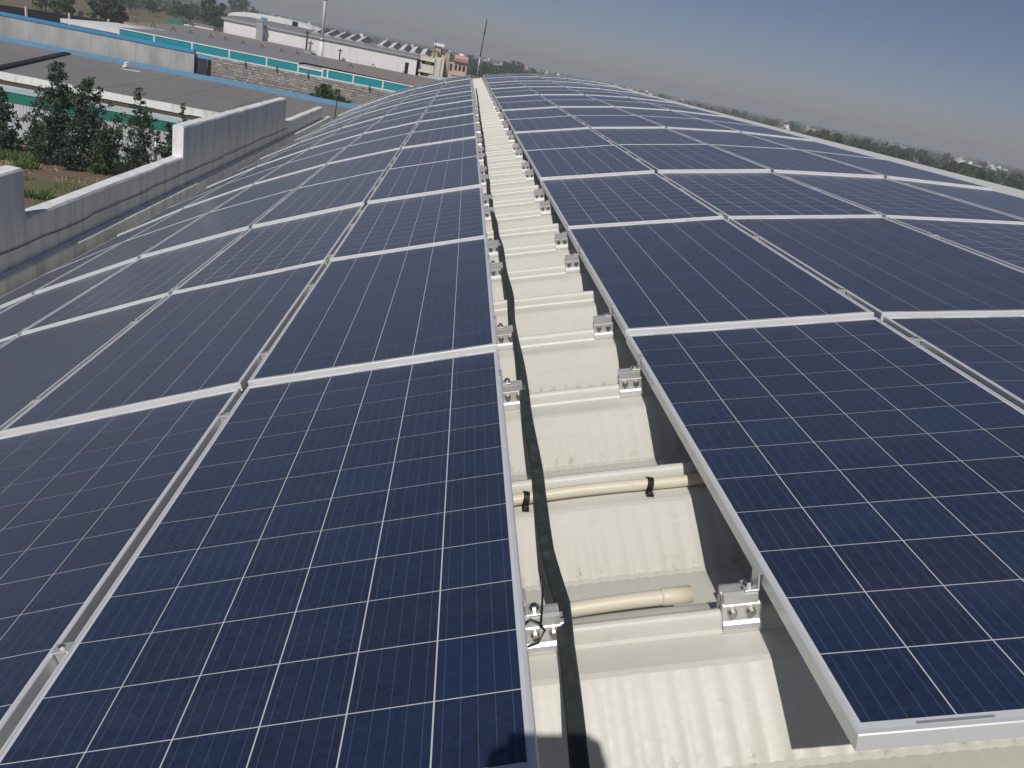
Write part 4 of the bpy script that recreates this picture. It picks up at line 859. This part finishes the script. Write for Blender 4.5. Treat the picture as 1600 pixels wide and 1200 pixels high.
for _ in range(9500):
    az = r.uniform(-.72, .85); dist = 330*math.exp(r.random()*2.25)
    x_, y_ = math.sin(az)*dist, math.cos(az)*dist
    if x_ < 120 and dist < 420: continue
    # clumpy: keep where a coarse pattern is high
    if math.sin(x_*.013+1)+math.sin(y_*.011+2)+math.sin((x_-y_)*.007) < r.uniform(-2.4, .6): continue
    s_ = r.uniform(1.1, 2.3)*(1+dist/3200)
    for q in range(3): cl.append((x_+r.normal()*s_*.7, y_+r.normal()*s_*.7, GZ+s_*r.uniform(.6, 1.2), s_*.75))
me = leaf_cloud('distant_wood', 'leafdark', [c for c in cl], 2.2, 1.15, 12, .8); o = link(bpy.data.objects.new('distant_wood', me)); tag(o, 'scattered distant trees fading into haze over the plain', 'trees', kind='stuff')
# far houses
hm = {}
for cn in ('white', 'cream', 'tan', 'pink'):
    hm[cn] = [MB().box(-4, 4, -3, 3, 0, 3.2).box(-4.15, 4.15, -3.15, 3.15, 3.203, 3.6).box(1, 3.4, -2, 2, 3.603, 5.6).mesh('house', cn), MB().box(-6, 6, -4, 4, 0, 5.8).box(-6.15, 6.15, -4.15, 4.15, 5.803, 6.3).box(-5, -2, -3, 2, 6.303, 8.4).mesh('house', cn)]
win = MB().box(-.6, .6, -.05, 0, 0, 1.2).mesh('window', 'dark')
def far_house(x_, y_, cn, big, s_=1.0):
    word = {'white': 'white', 'cream': 'cream', 'tan': 'tan', 'pink': 'pinkish'}[cn]
    o = inst('house', hm[cn][big]); o.location = (x_, y_, GZ); o.rotation_euler = (0, 0, random.uniform(-.25, .25)); o.scale = (s_, s_, s_)
    for q in (-2.6, 0, 2.6): wv = inst('window', win, o, (q*(1.5 if big else 1), -4.005 if big else -3.005, 1.2))
    tag(o, f'{"two storey" if big else "small"} {word} flat-roofed house far out on the hazy plain', 'house', f'far {word} houses')
for (u, v, cn, big) in [(760, 92, 'white', 0), (778, 102, 'cream', 0), (795, 97, 'tan', 1), (815, 106, 'pink', 1), (835, 110, 'tan', 0), (850, 112, 'cream', 0), (868, 116, 'white', 0), (690, 84, 'white', 0), (720, 88, 'tan', 0), (700, 80, 'white', 0), (640, 74, 'cream', 0), (600, 64, 'tan', 0), (560, 58, 'white', 0), (425, 21, 'white', 0), (433, 28, 'cream', 0), (450, 34, 'tan', 0), (480, 37, 'white', 0)]:
    p_ = ground_at(u, v+6); far_house(p_.x, p_.y, cn, big, 1.3)
for _ in range(60):
    u = random.uniform(880, 1620); v = 137+(u-1000)*.2085+abs(random.gauss(5, 7))+4; p_ = ground_at(u, v); far_house(p_.x, p_.y, random.choice(['white', 'white', 'cream', 'tan', 'tan']), random.random() < .2, random.uniform(.55, 1.05))
for (u, v) in ((1480, 262), (1497, 266), (1515, 269), (1548, 270), (1560, 272)): p_ = ground_at(u, v); far_house(p_.x, p_.y, 'white', 1, .8)

# ---------------------------------------------------------------- haze
HB = MB().box(-6050, 6050, -1550, 7050, GZ-1, 14).build('haze', 'dark')
hz = bpy.data.materials.new('hazy_air'); hz.use_nodes = True; t_ = hz.node_tree; t_.nodes.remove(t_.nodes['Principled BSDF']); pv = t_.nodes.new('ShaderNodeVolumePrincipled')
pv.inputs['Color'].default_value = (0.86, 0.88, 0.93, 1); pv.inputs['Density'].default_value = 0.0007; pv.inputs['Anisotropy'].default_value = 0.0
t_.links.new(pv.outputs[0], t_.nodes['Material Output'].inputs['Volume']); HB.data.materials.clear(); HB.data.materials.append(hz); tag(HB, 'thin pale haze over the plain', 'haze', kind='stuff')
